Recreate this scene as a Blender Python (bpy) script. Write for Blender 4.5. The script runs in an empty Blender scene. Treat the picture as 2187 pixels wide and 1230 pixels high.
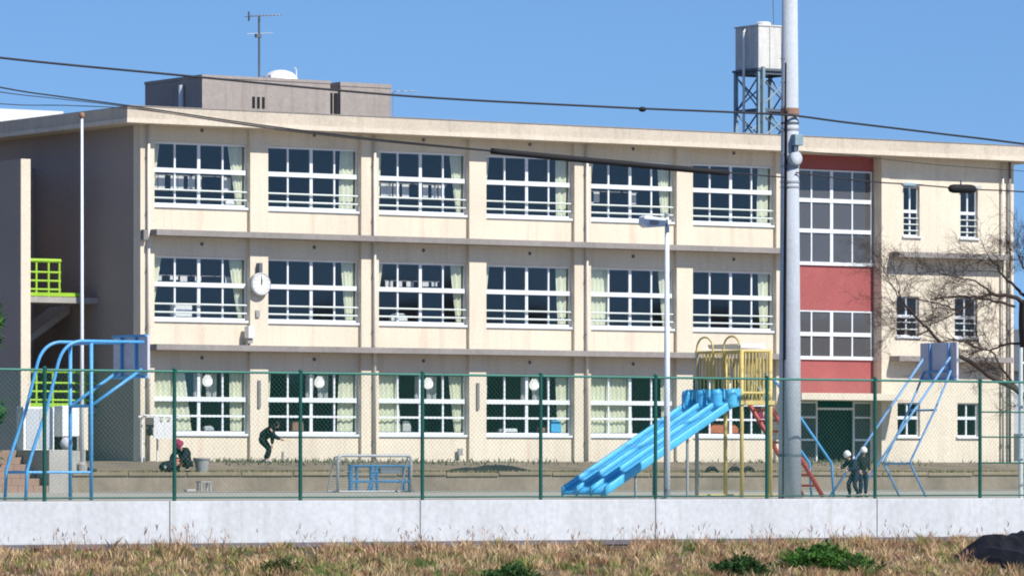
import bpy, bmesh, math, random
import numpy as np
from mathutils import Vector, Matrix

scene = bpy.context.scene
R = math.radians
random.seed(11)
rng = np.random.default_rng(7)

# ---------------------------------------------------------------- camera, sky, sun, exposure
# world frame: +X along the school facade (to the right), +Y from the camera's bank towards the school, Z up
F_PX, CX, HY, HCAM = 10790.0, 1093.5, 1010.0, 1.6
YAW = R(33.3)
SA, CA = math.sin(YAW), math.cos(YAW)
cam_d = bpy.data.cameras.new('camera')
cam = bpy.data.objects.new('camera', cam_d)
scene.collection.objects.link(cam)
cam.location = (0, 0, HCAM)
cam.rotation_euler = (R(90), 0, -YAW)
cam_d.sensor_width = 36
cam_d.lens = 36 * F_PX / 2187
cam_d.shift_y = (HY - 615) / 2187
cam_d.clip_start = 0.5
cam_d.clip_end = 20000
scene.camera = cam

SUN_AZ, SUN_EL = R(16), R(45)      # azimuth measured from the facade normal towards the right
sdir = Vector((math.cos(SUN_EL) * math.sin(SUN_AZ), -math.cos(SUN_EL) * math.cos(SUN_AZ), math.sin(SUN_EL)))
sun_d = bpy.data.lights.new('sun', 'SUN')
sun_d.energy = 5.0
sun_d.angle = R(0.53)
sun_d.color = (1.0, 0.955, 0.89)
sun = bpy.data.objects.new('sun', sun_d)
scene.collection.objects.link(sun)
sun.rotation_euler = sdir.to_track_quat('Z', 'Y').to_euler()
sun.location = (60, 60, 60)

world = bpy.data.worlds.new('World')
scene.world = world
world.use_nodes = True
wn = world.node_tree
bg = wn.nodes['Background']
sky = wn.nodes.new('ShaderNodeTexSky')
sky.sky_type = 'NISHITA'
sky.sun_disc = False
sky.sun_elevation = SUN_EL
sky.sun_rotation = math.atan2(sdir.x, sdir.y)
sky.altitude = 0
sky.air_density = 1.0
sky.dust_density = 0.0
sky.ozone_density = 10.0
tc = wn.nodes.new('ShaderNodeTexCoord')
lift = wn.nodes.new('ShaderNodeVectorMath'); lift.operation = 'ADD'
lift.inputs[1].default_value = (0, 0, 0.095)
wn.links.new(tc.outputs['Generated'], lift.inputs[0])
wn.links.new(lift.outputs[0], sky.inputs['Vector'])
wn.links.new(sky.outputs['Color'], bg.inputs['Color'])
bg.inputs['Strength'].default_value = 0.12

scene.view_settings.view_transform = 'Standard'
scene.view_settings.look = 'None'
scene.view_settings.exposure = 0.14
scene.view_settings.gamma = 1.0
scene.view_settings.use_curve_mapping = False
scene.cycles.max_bounces = 8
scene.cycles.transparent_max_bounces = 16
scene.cycles.filter_width = 1.9

# ---------------------------------------------------------------- helpers
COL = scene.collection

def at(px, py, v):
    """world point where the sight line of a photo pixel meets the plane y = v"""
    t = (px - CX) / F_PX
    s = v / (CA - SA * t)
    return Vector((s * (SA + CA * t), v, HCAM + s * (HY - py) / F_PX))

def U(px, v): return at(px, HY, v).x
def Z(py, px, v): return at(px, py, v).z

def tag(o, label=None, cat=None, group=None, kind=None):
    if label: o['label'] = label
    if cat: o['category'] = cat
    if group: o['group'] = group
    if kind: o['kind'] = kind
    return o

def thing(name, loc, label, cat, group=None):
    o = bpy.data.objects.new(name, None)
    o.empty_display_size = 0.2
    COL.objects.link(o)
    o.location = loc
    return tag(o, label, cat, group)

def root_loc(o):
    v = Vector((0, 0, 0))
    while o is not None:
        v += o.location
        o = o.parent
    return v

class MB:
    def __init__(self): self.v = []; self.f = []
    def add(self, vs, fs):
        b = len(self.v)
        self.v += [tuple(p) for p in vs]
        self.f += [tuple(i + b for i in f) for f in fs]
        return self
    def box(self, x0, x1, y0, y1, z0, z1):
        return self.add([(x0,y0,z0),(x1,y0,z0),(x1,y1,z0),(x0,y1,z0),(x0,y0,z1),(x1,y0,z1),(x1,y1,z1),(x0,y1,z1)],
                        [(0,3,2,1),(4,5,6,7),(0,1,5,4),(1,2,6,5),(2,3,7,6),(3,0,4,7)])
    def tube(self, pts, r, n=8, cap=True):
        pts = [Vector(p) for p in pts]
        rs = r if isinstance(r, (list, tuple)) else [r] * len(pts)
        vs = []; fs = []
        ref = None
        for i, p in enumerate(pts):
            a = pts[max(i - 1, 0)]; c = pts[min(i + 1, len(pts) - 1)]
            d = (c - a)
            d = d.normalized() if d.length > 1e-9 else Vector((0, 0, 1))
            if ref is None:
                ref = d.cross(Vector((0, 0, 1)))
                if ref.length < 0.05: ref = d.cross(Vector((1, 0, 0)))
            e1 = ref - d * ref.dot(d)
            if e1.length < 1e-6: e1 = d.orthogonal()
            e1.normalize(); ref = e1
            e2 = d.cross(e1)
            for k in range(n):
                an = 2 * math.pi * k / n
                vs.append(p + (e1 * math.cos(an) + e2 * math.sin(an)) * rs[i])
        for i in range(len(pts) - 1):
            for k in range(n):
                k2 = (k + 1) % n
                fs.append((i*n+k, i*n+k2, (i+1)*n+k2, (i+1)*n+k))
        if cap:
            fs.append(tuple(range(n - 1, -1, -1)))
            fs.append(tuple((len(pts)-1)*n + k for k in range(n)))
        return self.add(vs, fs)
    def lathe(self, prof, c, n=20, axis='z'):
        vs = []; fs = []
        for (r, h) in prof:
            for k in range(n):
                a = 2 * math.pi * k / n
                if axis == 'z': vs.append((c[0] + r*math.cos(a), c[1] + r*math.sin(a), c[2] + h))
                elif axis == 'y': vs.append((c[0] + r*math.cos(a), c[1] + h, c[2] + r*math.sin(a)))
                else: vs.append((c[0] + h, c[1] + r*math.cos(a), c[2] + r*math.sin(a)))
        for i in range(len(prof) - 1):
            for k in range(n):
                k2 = (k + 1) % n
                fs.append((i*n+k, i*n+k2, (i+1)*n+k2, (i+1)*n+k))
        fs.append(tuple(range(n - 1, -1, -1)))
        fs.append(tuple((len(prof)-1)*n + k for k in range(n)))
        return self.add(vs, fs)
    def prism(self, poly, lo, hi, plane='xz'):
        """extrude a polygon: plane xz -> along y, yz -> along x, xy -> along z"""
        n = len(poly)
        def P(p, h):
            return (p[0], h, p[1]) if plane == 'xz' else ((h, p[0], p[1]) if plane == 'yz' else (p[0], p[1], h))
        vs = [P(p, lo) for p in poly] + [P(p, hi) for p in poly]
        fs = [tuple(range(n)), tuple(range(2*n - 1, n - 1, -1))]
        fs += [(i, i + n, (i + 1) % n + n, (i + 1) % n) for i in range(n)]
        return self.add(vs, fs)
    def ball(self, c, rx, ry, rz, nu=12, nv=8):
        prof = []
        vs = []; fs = []
        for j in range(nv + 1):
            ph = math.pi * j / nv
            for k in range(nu):
                a = 2 * math.pi * k / nu
                vs.append((c[0] + rx*math.sin(ph)*math.cos(a), c[1] + ry*math.sin(ph)*math.sin(a), c[2] + rz*math.cos(ph)))
        for j in range(nv):
            for k in range(nu):
                k2 = (k + 1) % nu
                fs.append((j*nu+k, (j+1)*nu+k, (j+1)*nu+k2, j*nu+k2))
        return self.add(vs, fs)
    def mesh(self, name, mat, off=(0, 0, 0), smooth=False, fix=True):
        me = bpy.data.meshes.new(name)
        ox, oy, oz = off
        me.from_pydata([(x - ox, y - oy, z - oz) for x, y, z in self.v], [], self.f)
        if fix:
            b = bmesh.new(); b.from_mesh(me)
            bmesh.ops.recalc_face_normals(b, faces=b.faces[:])
            b.to_mesh(me); b.free()
        if mat: me.materials.append(mat)
        if smooth:
            for p in me.polygons: p.use_smooth = True
        me.update()
        return me
    def build(self, name, mat, parent=None, smooth=False, bevel=0, fix=True):
        off = root_loc(parent) if parent else (0, 0, 0)
        o = bpy.data.objects.new(name, self.mesh(name, mat, off, smooth, fix))
        COL.objects.link(o)
        if parent: o.parent = parent
        if bevel:
            m = o.modifiers.new('bevel', 'BEVEL'); m.width = bevel; m.segments = 2; m.limit_method = 'ANGLE'
        return o
    def build_at(self, name, mat, loc, smooth=False, bevel=0):
        """a one-mesh thing whose origin sits at loc (verts are in world space)"""
        o = bpy.data.objects.new(name, self.mesh(name, mat, loc, smooth))
        o.location = loc
        COL.objects.link(o)
        if bevel:
            m = o.modifiers.new('bevel', 'BEVEL'); m.width = bevel; m.segments = 2; m.limit_method = 'ANGLE'
        return o

def inst(name, me, parent, loc):
    o = bpy.data.objects.new(name, me)
    COL.objects.link(o); o.parent = parent; o.location = loc
    return o

# ---------------------------------------------------------------- materials
def new_mat(name):
    m = bpy.data.materials.new(name); m.use_nodes = True
    nt = m.node_tree
    return m, nt, nt.nodes['Principled BSDF']

def noise(nt, scale, detail=4, vec=None, mapscale=None, rough=0.55):
    n = nt.nodes.new('ShaderNodeTexNoise')
    n.inputs['Scale'].default_value = scale
    n.inputs['Detail'].default_value = detail
    n.inputs['Roughness'].default_value = rough
    if vec is not None:
        if mapscale:
            mp = nt.nodes.new('ShaderNodeMapping'); mp.inputs['Scale'].default_value = mapscale
            nt.links.new(vec, mp.inputs['Vector']); vec = mp.outputs[0]
        nt.links.new(vec, n.inputs['Vector'])
    return n

def ramp(nt, src, p0, p1, c0=(0,0,0,1), c1=(1,1,1,1)):
    r = nt.nodes.new('ShaderNodeValToRGB')
    r.color_ramp.elements[0].position = p0; r.color_ramp.elements[0].color = c0
    r.color_ramp.elements[1].position = p1; r.color_ramp.elements[1].color = c1
    nt.links.new(src, r.inputs['Fac'])
    return r

def mixc(nt, fac, a, b, mode='MIX'):
    m = nt.nodes.new('ShaderNodeMix'); m.data_type = 'RGBA'; m.blend_type = mode
    for sock, val in ((m.inputs[0], fac), (m.inputs[6], a), (m.inputs[7], b)):
        if isinstance(val, (int, float)): sock.default_value = val
        elif isinstance(val, tuple): sock.default_value = val if len(val) == 4 else (*val, 1)
        else: nt.links.new(val, sock)
    return m.outputs[2]

def surf(name, col, dark=0.75, streak=0.0, streak_col=None, big=0.35, grain=18.0, rough=0.8, bump=0.0, spec=0.3, metal=0.0, local_stain=None):
    """worn painted or cast surface: broad blotches, vertical run-off streaks, fine grain (all in world metres)"""
    m, nt, b = new_mat(name)
    geo = nt.nodes.new('ShaderNodeNewGeometry')
    pos = geo.outputs['Position']
    c = col
    n1 = noise(nt, big, 5, pos)
    r1 = ramp(nt, n1.outputs[0], 0.3, 0.72)
    c = mixc(nt, r1.outputs[0], tuple(x * dark for x in col), col)
    if streak:
        n2 = noise(nt, 1.0, 4, pos, (4.5, 4.5, 0.28))
        r2 = ramp(nt, n2.outputs[0], 0.50, 0.78)
        mm = nt.nodes.new('ShaderNodeMath'); mm.operation = 'MULTIPLY'; mm.inputs[1].default_value = streak
        nt.links.new(r2.outputs[0], mm.inputs[0])
        c = mixc(nt, mm.outputs[0], c, streak_col or tuple(x * 0.5 for x in col))
    n3 = noise(nt, grain, 3, pos)
    r3 = ramp(nt, n3.outputs[0], 0.25, 0.75, (0.88, 0.88, 0.88, 1), (1.08, 1.08, 1.08, 1))
    c = mixc(nt, 1.0, c, r3.outputs[0], 'MULTIPLY')
    if local_stain:
        tco = nt.nodes.new('ShaderNodeTexCoord')
        sep = nt.nodes.new('ShaderNodeSeparateXYZ'); nt.links.new(tco.outputs['Object'], sep.inputs[0])
        ab = nt.nodes.new('ShaderNodeMath'); ab.operation = 'ABSOLUTE'; nt.links.new(sep.outputs[0], ab.inputs[0])
        n4 = noise(nt, 3.0, 3, pos, (3, 3, 0.5))
        ad = nt.nodes.new('ShaderNodeMath'); ad.operation = 'MULTIPLY_ADD'; ad.inputs[1].default_value = 0.5; ad.inputs[2].default_value = -0.2
        nt.links.new(n4.outputs[0], ad.inputs[0])
        sb = nt.nodes.new('ShaderNodeMath'); sb.operation = 'ADD'; nt.links.new(ab.outputs[0], sb.inputs[0]); nt.links.new(ad.outputs[0], sb.inputs[1])
        r4 = ramp(nt, sb.outputs[0], 0.02, 0.22, (0.38, 0.38, 0.38, 1), (0, 0, 0, 1))
        c = mixc(nt, r4.outputs[0], c, local_stain)
    nt.links.new(c, b.inputs['Base Color'])
    b.inputs['Roughness'].default_value = rough
    b.inputs['Specular IOR Level'].default_value = spec
    b.inputs['Metallic'].default_value = metal
    if bump:
        n5 = noise(nt, grain * 1.7, 5, pos)
        bp = nt.nodes.new('ShaderNodeBump'); bp.inputs['Strength'].default_value = bump; bp.inputs['Distance'].default_value = 0.02
        nt.links.new(n5.outputs[0], bp.inputs['Height']); nt.links.new(bp.outputs[0], b.inputs['Normal'])
    return m

def glass_mat(name, tint, refl=1.0, frost=0.0):
    m = bpy.data.materials.new(name); m.use_nodes = True
    nt = m.node_tree; nt.nodes.clear()
    out = nt.nodes.new('ShaderNodeOutputMaterial')
    tr = nt.nodes.new('ShaderNodeBsdfTransparent'); tr.inputs[0].default_value = (*tint, 1)
    gl = nt.nodes.new('ShaderNodeBsdfGlossy'); gl.inputs['Roughness'].default_value = 0.03; gl.inputs[0].default_value = (refl, refl, refl, 1)
    fr = nt.nodes.new('ShaderNodeFresnel')
    geo = nt.nodes.new('ShaderNodeNewGeometry')      # same air-to-glass index on both faces of the pane
    ma = nt.nodes.new('ShaderNodeMath'); ma.operation = 'MULTIPLY_ADD'; ma.inputs[1].default_value = 1/1.5 - 1.5; ma.inputs[2].default_value = 1.5
    nt.links.new(geo.outputs['Backfacing'], ma.inputs[0]); nt.links.new(ma.outputs[0], fr.inputs[0])
    base = tr
    if frost:
        df = nt.nodes.new('ShaderNodeBsdfDiffuse'); df.inputs[0].default_value = (0.30, 0.29, 0.30, 1)
        m0 = nt.nodes.new('ShaderNodeMixShader'); m0.inputs[0].default_value = frost
        nt.links.new(tr.outputs[0], m0.inputs[1]); nt.links.new(df.outputs[0], m0.inputs[2]); base = m0
    mx = nt.nodes.new('ShaderNodeMixShader')
    nt.links.new(fr.outputs[0], mx.inputs[0]); nt.links.new(base.outputs[0], mx.inputs[1]); nt.links.new(gl.outputs[0], mx.inputs[2])
    nt.links.new(mx.outputs[0], out.inputs[0])
    return m

def cloth_mat(name, col, trans=0.3, dark=0.85):
    m, nt, b = new_mat(name)
    geo = nt.nodes.new('ShaderNodeNewGeometry')
    n1 = noise(nt, 6.0, 4, geo.outputs['Position'], (3, 3, 0.6))
    r1 = ramp(nt, n1.outputs[0], 0.3, 0.7)
    c = mixc(nt, r1.outputs[0], tuple(x * dark for x in col), col)
    nt.links.new(c, b.inputs['Base Color'])
    b.inputs['Roughness'].default_value = 0.9
    if trans:
        out = nt.nodes['Material Output']
        t = nt.nodes.new('ShaderNodeBsdfTranslucent'); nt.links.new(c, t.inputs[0])
        mx = nt.nodes.new('ShaderNodeMixShader'); mx.inputs[0].default_value = trans
        nt.links.new(b.outputs[0], mx.inputs[1]); nt.links.new(t.outputs[0], mx.inputs[2])
        nt.links.new(mx.outputs[0], out.inputs[0])
    return m

def attr_mat(name, rough=0.9, trans=0.25):
    m, nt, b = new_mat(name)
    a = nt.nodes.new('ShaderNodeAttribute'); a.attribute_name = 'Col'
    nt.links.new(a.outputs['Color'], b.inputs['Base Color'])
    b.inputs['Roughness'].default_value = rough
    b.inputs['Specular IOR Level'].default_value = 0.15
    if trans:
        out = nt.nodes['Material Output']
        t = nt.nodes.new('ShaderNodeBsdfTranslucent'); nt.links.new(a.outputs['Color'], t.inputs[0])
        mx = nt.nodes.new('ShaderNodeMixShader'); mx.inputs[0].default_value = trans
        nt.links.new(b.outputs[0], mx.inputs[1]); nt.links.new(t.outputs[0], mx.inputs[2])
        nt.links.new(mx.outputs[0], out.inputs[0])
    return m

M = {}
M['cream']   = surf('cream_paint', (0.785, 0.70, 0.555), 0.86, 0.36, (0.50, 0.40, 0.30), 0.4, 14, 0.85)
M['spandrel']= surf('cream_paint_stained', (0.785, 0.70, 0.55), 0.86, 0.36, (0.50, 0.40, 0.30), 0.4, 14, 0.85, local_stain=(0.58, 0.42, 0.30))
M['fascia']  = surf('fascia_concrete', (0.64, 0.56, 0.45), 0.80, 0.40, (0.36, 0.31, 0.25), 0.5, 9, 0.9)
M['lip']     = surf('fascia_lip', (0.76, 0.67, 0.54), 0.82, 0.3, (0.42, 0.36, 0.30), 0.7, 9, 0.9)
M['ledge']   = surf('ledge_concrete', (0.33, 0.305, 0.285), 0.78, 0.35, (0.17, 0.15, 0.14), 0.6, 10, 0.9)
M['side']    = surf('gable_cream_shaded', (0.35, 0.30, 0.275), 0.88, 0.15, (0.36, 0.31, 0.27), 0.3, 12, 0.9)  # cream walls of the shaded end, with the shade put into the colour
M['roofbox'] = surf('rooftop_concrete', (0.42, 0.37, 0.33), 0.82, 0.55, (0.24, 0.20, 0.18), 0.6, 9, 0.95)
M['roofbox_side'] = M['roofbox']
M['roof']    = surf('roof_sheet', (0.11, 0.11, 0.115), 0.8, 0, None, 0.3, 8)
M['red']     = surf('brick_red_panel', (0.40, 0.112, 0.108), 0.85, 0.2, (0.30, 0.07, 0.07), 0.6, 12, 0.7)
M['alu']     = surf('white_window_frame', (0.80, 0.84, 0.87), 0.9, 0.1, (0.6, 0.6, 0.6), 0.8, 20, 0.45, spec=0.5)
M['alu_grey']= surf('grey_aluminium', (0.52, 0.55, 0.58), 0.85, 0.1, None, 0.8, 20, 0.45, spec=0.5)
M['rail']    = surf('pale_guard_rail', (0.72, 0.78, 0.74), 0.85, 0.1, None, 0.8, 20, 0.5)
M['glass']   = glass_mat('window_glass', (0.94, 0.95, 0.95), refl=0.8)
M['glass_st']= glass_mat('stair_glass', (0.7, 0.72, 0.72), frost=0.22)
M['curtain'] = cloth_mat('pale_green_curtain', (0.90, 0.92, 0.68), 0.12)
M['curtain2']= cloth_mat('white_lace_curtain', (0.80, 0.83, 0.80), 0.3)
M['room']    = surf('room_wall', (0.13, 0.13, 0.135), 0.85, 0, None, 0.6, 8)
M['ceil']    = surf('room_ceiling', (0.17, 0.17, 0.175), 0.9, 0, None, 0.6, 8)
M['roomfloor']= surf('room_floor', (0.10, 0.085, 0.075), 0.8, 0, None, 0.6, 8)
M['pipe']    = surf('cream_downpipe', (0.80, 0.74, 0.64), 0.85, 0.2, None, 0.8, 12, 0.6)
M['pipe_dark'] = surf('grey_downpipe', (0.25, 0.24, 0.24), 0.85, 0.2, None, 0.8, 12, 0.6)
M['black']   = surf('black_rubber', (0.018, 0.018, 0.02), 0.7, 0, None, 2.0, 20, 0.75)
M['white']   = surf('white_paint', (0.80, 0.80, 0.79), 0.93, 0.08, None, 1.0, 20, 0.5)
M['whitebox']= surf('white_plastic', (0.82, 0.82, 0.80), 0.95, 0, None, 1.0, 20, 0.4)
M['concrete']= surf('concrete', (0.44, 0.42, 0.385), 0.78, 0.2, None, 0.8, 12, 0.95, 0.2)
M['wall']    = surf('pale_retaining_wall', (0.62, 0.64, 0.65), 0.86, 0.50, (0.43, 0.42, 0.39), 0.5, 9, 0.9, 0.1)
M['pole']    = surf('pole_concrete', (0.53, 0.57, 0.61), 0.85, 0.15, (0.36, 0.37, 0.38), 1.2, 14, 0.85)
M['brick']   = surf('brown_step_tile', (0.36, 0.245, 0.19), 0.8, 0.15, None, 1.2, 14, 0.9)
M['earth']   = surf('bare_earth', (0.27, 0.215, 0.155), 0.62, 0, None, 0.8, 6, 0.97, 0.4)
M['yard']    = surf('sandy_yard', (0.42, 0.39, 0.32), 0.85, 0, None, 0.25, 5, 0.97, 0.2)
M['terrace'] = surf('terrace_face', (0.30, 0.25, 0.19), 0.60, 0.35, (0.17, 0.14, 0.10), 0.7, 5, 0.97, 0.4)
M['kerb']    = surf('weathered_kerb', (0.31, 0.25, 0.17), 0.6, 0.4, (0.18, 0.15, 0.11), 0.9, 6, 0.95, 0.3)
M['asphalt'] = surf('path_asphalt', (0.16, 0.145, 0.15), 0.8, 0, None, 0.6, 16, 0.95)
M['green']   = surf('green_fence_paint', (0.012, 0.115, 0.085), 0.75, 0.1, None, 2.0, 20, 0.5, spec=0.4)
M['green_l'] = surf('green_rail_paint', (0.05, 0.235, 0.18), 0.8, 0.1, None, 2.0, 20, 0.5, spec=0.4)
M['mesh']    = surf('green_mesh_wire', (0.03, 0.26, 0.19), 0.85, 0, None, 2.0, 20, 0.5)
M['lime']    = surf('lime_rail_paint', (0.36, 0.62, 0.05), 0.85, 0.1, None, 2.0, 20, 0.5)
M['blue']    = surf('blue_tube_paint', (0.11, 0.42, 0.80), 0.8, 0.15, None, 2.0, 20, 0.4, spec=0.5)
M['blue2']   = surf('dull_blue_paint', (0.04, 0.19, 0.38), 0.7, 0.2, None, 2.0, 20, 0.5)
M['slide']   = surf('blue_slide_paint', (0.10, 0.54, 0.90), 0.84, 0.25, (0.28, 0.56, 0.78), 1.1, 10, 0.42, spec=0.5)
M['blue3']   = surf('faded_blue_paint', (0.20, 0.40, 0.68), 0.75, 0.2, None, 2.0, 18, 0.55)
M['board']   = surf('grey_blue_board', (0.70, 0.68, 0.72), 0.8, 0.2, None, 1.5, 14, 0.7)
M['yellow']  = surf('yellow_play_paint', (0.72, 0.56, 0.20), 0.78, 0.2, (0.40, 0.28, 0.10), 2.0, 18, 0.5, spec=0.4)
M['redpaint']= surf('red_ladder_paint', (0.55, 0.085, 0.075), 0.8, 0.15, None, 2.0, 18, 0.5, spec=0.4)
M['steel']   = surf('galvanised_steel', (0.45, 0.47, 0.49), 0.8, 0.2, None, 2.0, 18, 0.5, metal=0.3)
M['darksteel'] = surf('dark_steel', (0.14, 0.17, 0.20), 0.75, 0.2, None, 2.0, 18, 0.6)
M['bluesteel'] = surf('grey_blue_steel', (0.30, 0.42, 0.48), 0.75, 0.2, None, 2.0, 18, 0.6)
M['cable']   = surf('cable_sheath', (0.035, 0.036, 0.042), 0.8, 0, None, 2.0, 18, 0.6)
M['tank']    = surf('water_tank_panel', (0.72, 0.71, 0.66), 0.82, 0.35, (0.40, 0.36, 0.32), 0.8, 10, 0.6)
M['rust']    = surf('brown_band', (0.38, 0.22, 0.15), 0.7, 0, None, 3.0, 18, 0.8)
M['bark']    = surf('dark_bark', (0.085, 0.062, 0.054), 0.6, 0.2, None, 2.0, 14, 0.95, 0.5)
M['skin']    = surf('skin', (0.55, 0.34, 0.25), 0.95, 0, None, 2.0, 20, 0.6)
M['hair']    = surf('black_hair', (0.018, 0.014, 0.012), 0.8, 0, None, 5.0, 40, 0.6)
M['navy']    = surf('navy_cloth', (0.022, 0.03, 0.06), 0.7, 0, None, 3.0, 30, 0.95)
M['blackcloth'] = surf('black_cloth', (0.018, 0.02, 0.026), 0.7, 0, None, 3.0, 30, 0.95)
M['jeans']   = surf('blue_trousers', (0.07, 0.11, 0.20), 0.8, 0, None, 3.0, 30, 0.95)
M['palecloth'] = surf('pale_trousers', (0.55, 0.56, 0.60), 0.8, 0, None, 3.0, 30, 0.95)
M['maroon']  = surf('maroon_cloth', (0.34, 0.035, 0.10), 0.75, 0, None, 3.0, 30, 0.95)
M['whitecloth'] = cloth_mat('white_cloth', (0.84, 0.84, 0.83), 0.2)
M['darkcloth'] = cloth_mat('dark_towel', (0.14, 0.13, 0.12), 0.1)
M['orange']  = surf('orange_cloth', (0.62, 0.20, 0.10), 0.8, 0, None, 3.0, 20, 0.8)
M['tarp']    = surf('black_sheet', (0.022, 0.022, 0.026), 0.6, 0, None, 1.5, 8, 0.7, 0.4)
M['greybag'] = surf('grey_plastic', (0.36, 0.36, 0.35), 0.85, 0, None, 2.0, 20, 0.6)
M['grass']   = attr_mat('dry_grass')
M['leaf']    = attr_mat('green_leaves', 0.7, 0.3)
def lamp_mat():
    m, nt, b = new_mat('lit_lamp_globe')
    b.inputs['Base Color'].default_value = (0.85, 0.85, 0.82, 1)
    b.inputs['Emission Color'].default_value = (1.0, 0.98, 0.92, 1)
    b.inputs['Emission Strength'].default_value = 0.9
    return m
M['lampglow'] = lamp_mat()
M['paper']   = surf('paper', (0.80, 0.78, 0.76), 0.9, 0, None, 2.0, 20, 0.9)
M['soil']    = surf('bank_soil', (0.15, 0.115, 0.07), 0.6, 0, None, 0.5, 5, 0.97, 0.4)
M['farhill'] = surf('far_wood_hazed', (0.085, 0.095, 0.105), 0.6, 0, None, 0.02, 0.2, 1.0)  # bluish distance haze is mixed into this wood colour
def water_mat():
    m, nt, b = new_mat('river_water')
    b.inputs['Base Color'].default_value = (0.03, 0.045, 0.045, 1)
    b.inputs['Roughness'].default_value = 0.12
    geo = nt.nodes.new('ShaderNodeNewGeometry')
    n = noise(nt, 1.2, 4, geo.outputs['Position'])
    bp = nt.nodes.new('ShaderNodeBump'); bp.inputs['Strength'].default_value = 0.3; bp.inputs['Distance'].default_value = 0.1
    nt.links.new(n.outputs[0], bp.inputs['Height']); nt.links.new(bp.outputs[0], b.inputs['Normal'])
    return m
M['water'] = water_mat()

# ---------------------------------------------------------------- ground, river, yard, terrace
YARD, TERR, BASE = 1.02, 1.62, 2.07
V0 = 143.5

def strip(name, prof, x0, x1, mat, nx=1):
    """sheet extruded along X from a (y, z) profile"""
    mb = MB()
    n = len(prof)
    for i in range(nx + 1):
        x = x0 + (x1 - x0) * i / nx
        mb.v += [(x, y, z) for y, z in prof]
    for i in range(nx):
        for j in range(n - 1):
            mb.f.append((i*n+j, (i+1)*n+j, (i+1)*n+j+1, i*n+j+1))
    o = mb.build(name, mat, fix=False)
    return tag(o, kind='structure')

strip('ground', [(-4000, 0.0), (6, 0.0), (16, -3.6), (70, -3.6), (74.5, -2.4), (79.0, -0.66), (86.2, 0.10), (91.9, 0.12),
                 (91.95, 0.98), (100, 0.98), (150, 0.98), (6000, 0.98)], -4000, 4000, M['soil'])
strip('river', [(10, -2.5), (74.2, -2.5)], -3000, 3000, M['water'])
strip('path', [(86.5, 0.125), (91.84, 0.14)], -200, 300, M['asphalt'])
strip('school_yard', [(92.2, YARD), (152, YARD)], 20, 160, M['yard'])
# low earth terrace in front of the school: face, strip of ground and planting bed
tx0, tx1 = U(155, 134), 125
mb = MB()
mb.prism([(134.0, 0.9), (134.05, TERR - 0.02), (134.3, TERR), (138.2, TERR + 0.01), (138.6, 0.9)], tx0, tx1, 'yz')
tag(mb.build('terrace', M['terrace']), kind='structure')
mb = MB()
mb.prism([(138.3, 0.9), (138.5, TERR + 0.10), (140.6, 1.93), (143.2, 1.99), (143.6, 0.9)], U(190, 139), tx1, 'yz')
tag(mb.build('planting_bed', M['earth']), kind='structure')
# pale stone coping along the terrace lip
mb = MB()
x = tx0
k = 0
cop = thing('terrace_kerb', (tx0, 134, TERR), 'long weathered kerb of stones along the lip of the earth terrace', 'kerb')
while x < 116:
    L = 1.8 + 0.25 * random.random()
    b = MB(); dz = random.uniform(-0.025, 0.015)
    b.box(x, x + L - 0.02, 133.985, 134.24, TERR - 0.10 + dz, TERR + 0.015 + dz)
    b.build('kerb_stone', M['kerb'], cop, bevel=0.02)
    x += L
# drain channel / concrete strip that catches the light at the foot of the terrace
strip('concrete_strip', [(131.0, YARD + 0.012), (133.9, YARD + 0.02)], tx0, 125, M['concrete'])

# ---------------------------------------------------------------- pale retaining wall and green fence
wl = thing('retaining_wall', (60, 92, 0.1), 'long pale concrete retaining wall below the green fence', 'wall')
jx = 51.807 - 6.168 * 3
while jx < 95:
    mb = MB()
    mb.box(jx + 0.012, jx + 6.168 - 0.012, 91.85, 92.18, -0.15, 1.02)
    mb.build('wall_panel', M['wall'], wl, bevel=0.012)
    jx += 6.168
MB().box(33, 95, 91.88, 92.15, -0.1, 1.0).build('joint_backing', M['concrete'], wl)

FX0, FP = 48.944, 3.06
fence = thing('chain_link_fence', (60, 92, 1.02), 'tall green chain link fence standing on the pale wall', 'fence')
post_me = MB().tube([(0,0,0),(0,0,2.72)], 0.042, 10).mesh('post', M['green'], smooth=False)
cap_me = MB().lathe([(0.048,0),(0.048,0.03),(0.02,0.06)], (0,0,0), 10).mesh('post_cap', M['green'])
rail_me = MB().tube([(0,0,0),(FP-0.09,0,0)], 0.026, 8).mesh('rail', M['green_l'])
lrail_me = MB().tube([(0,0,0),(FP-0.09,0,0)], 0.018, 8).mesh('bottom_rail', M['green'])
mm = MB()
W, Hh, sp = FP - 0.1, 2.6, 0.105
k = -int(Hh / sp) - 1
while k * sp < W:
    for sgn in (1, -1):
        # line x = k*sp + z  clipped to the panel
        a = max(0, -k * sp); b_ = min(Hh, W - k * sp)
        if b_ - a > 0.03:
            p0 = (k*sp + a, 0.003*sgn, a); p1 = (k*sp + b_, 0.003*sgn, b_)
            if sgn < 0: p0 = (W - p0[0], p0[1], p0[2]); p1 = (W - p1[0], p1[1], p1[2])
            mm.tube([p0, p1], 0.0021, 3, cap=False)
    k += 1
link_me = mm.mesh('chain_link', M['mesh'], fix=False)
for i in range(-4, 14):
    px_ = FX0 + FP * i
    p = inst('post', post_me, fence, (px_ - 60, 0, 0))
    inst('post_cap', cap_me, p, (0, 0, 2.72))
    if i < 13:
        inst('top_rail', rail_me, fence, (px_ + 0.045 - 60, 0, 2.70))
        inst('bottom_rail', lrail_me, fence, (px_ + 0.045 - 60, 0, 0.07))
        tag(inst('chain_link', link_me, fence, (px_ + 0.05 - 60, 0, 0.08)), kind='stuff')
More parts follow.
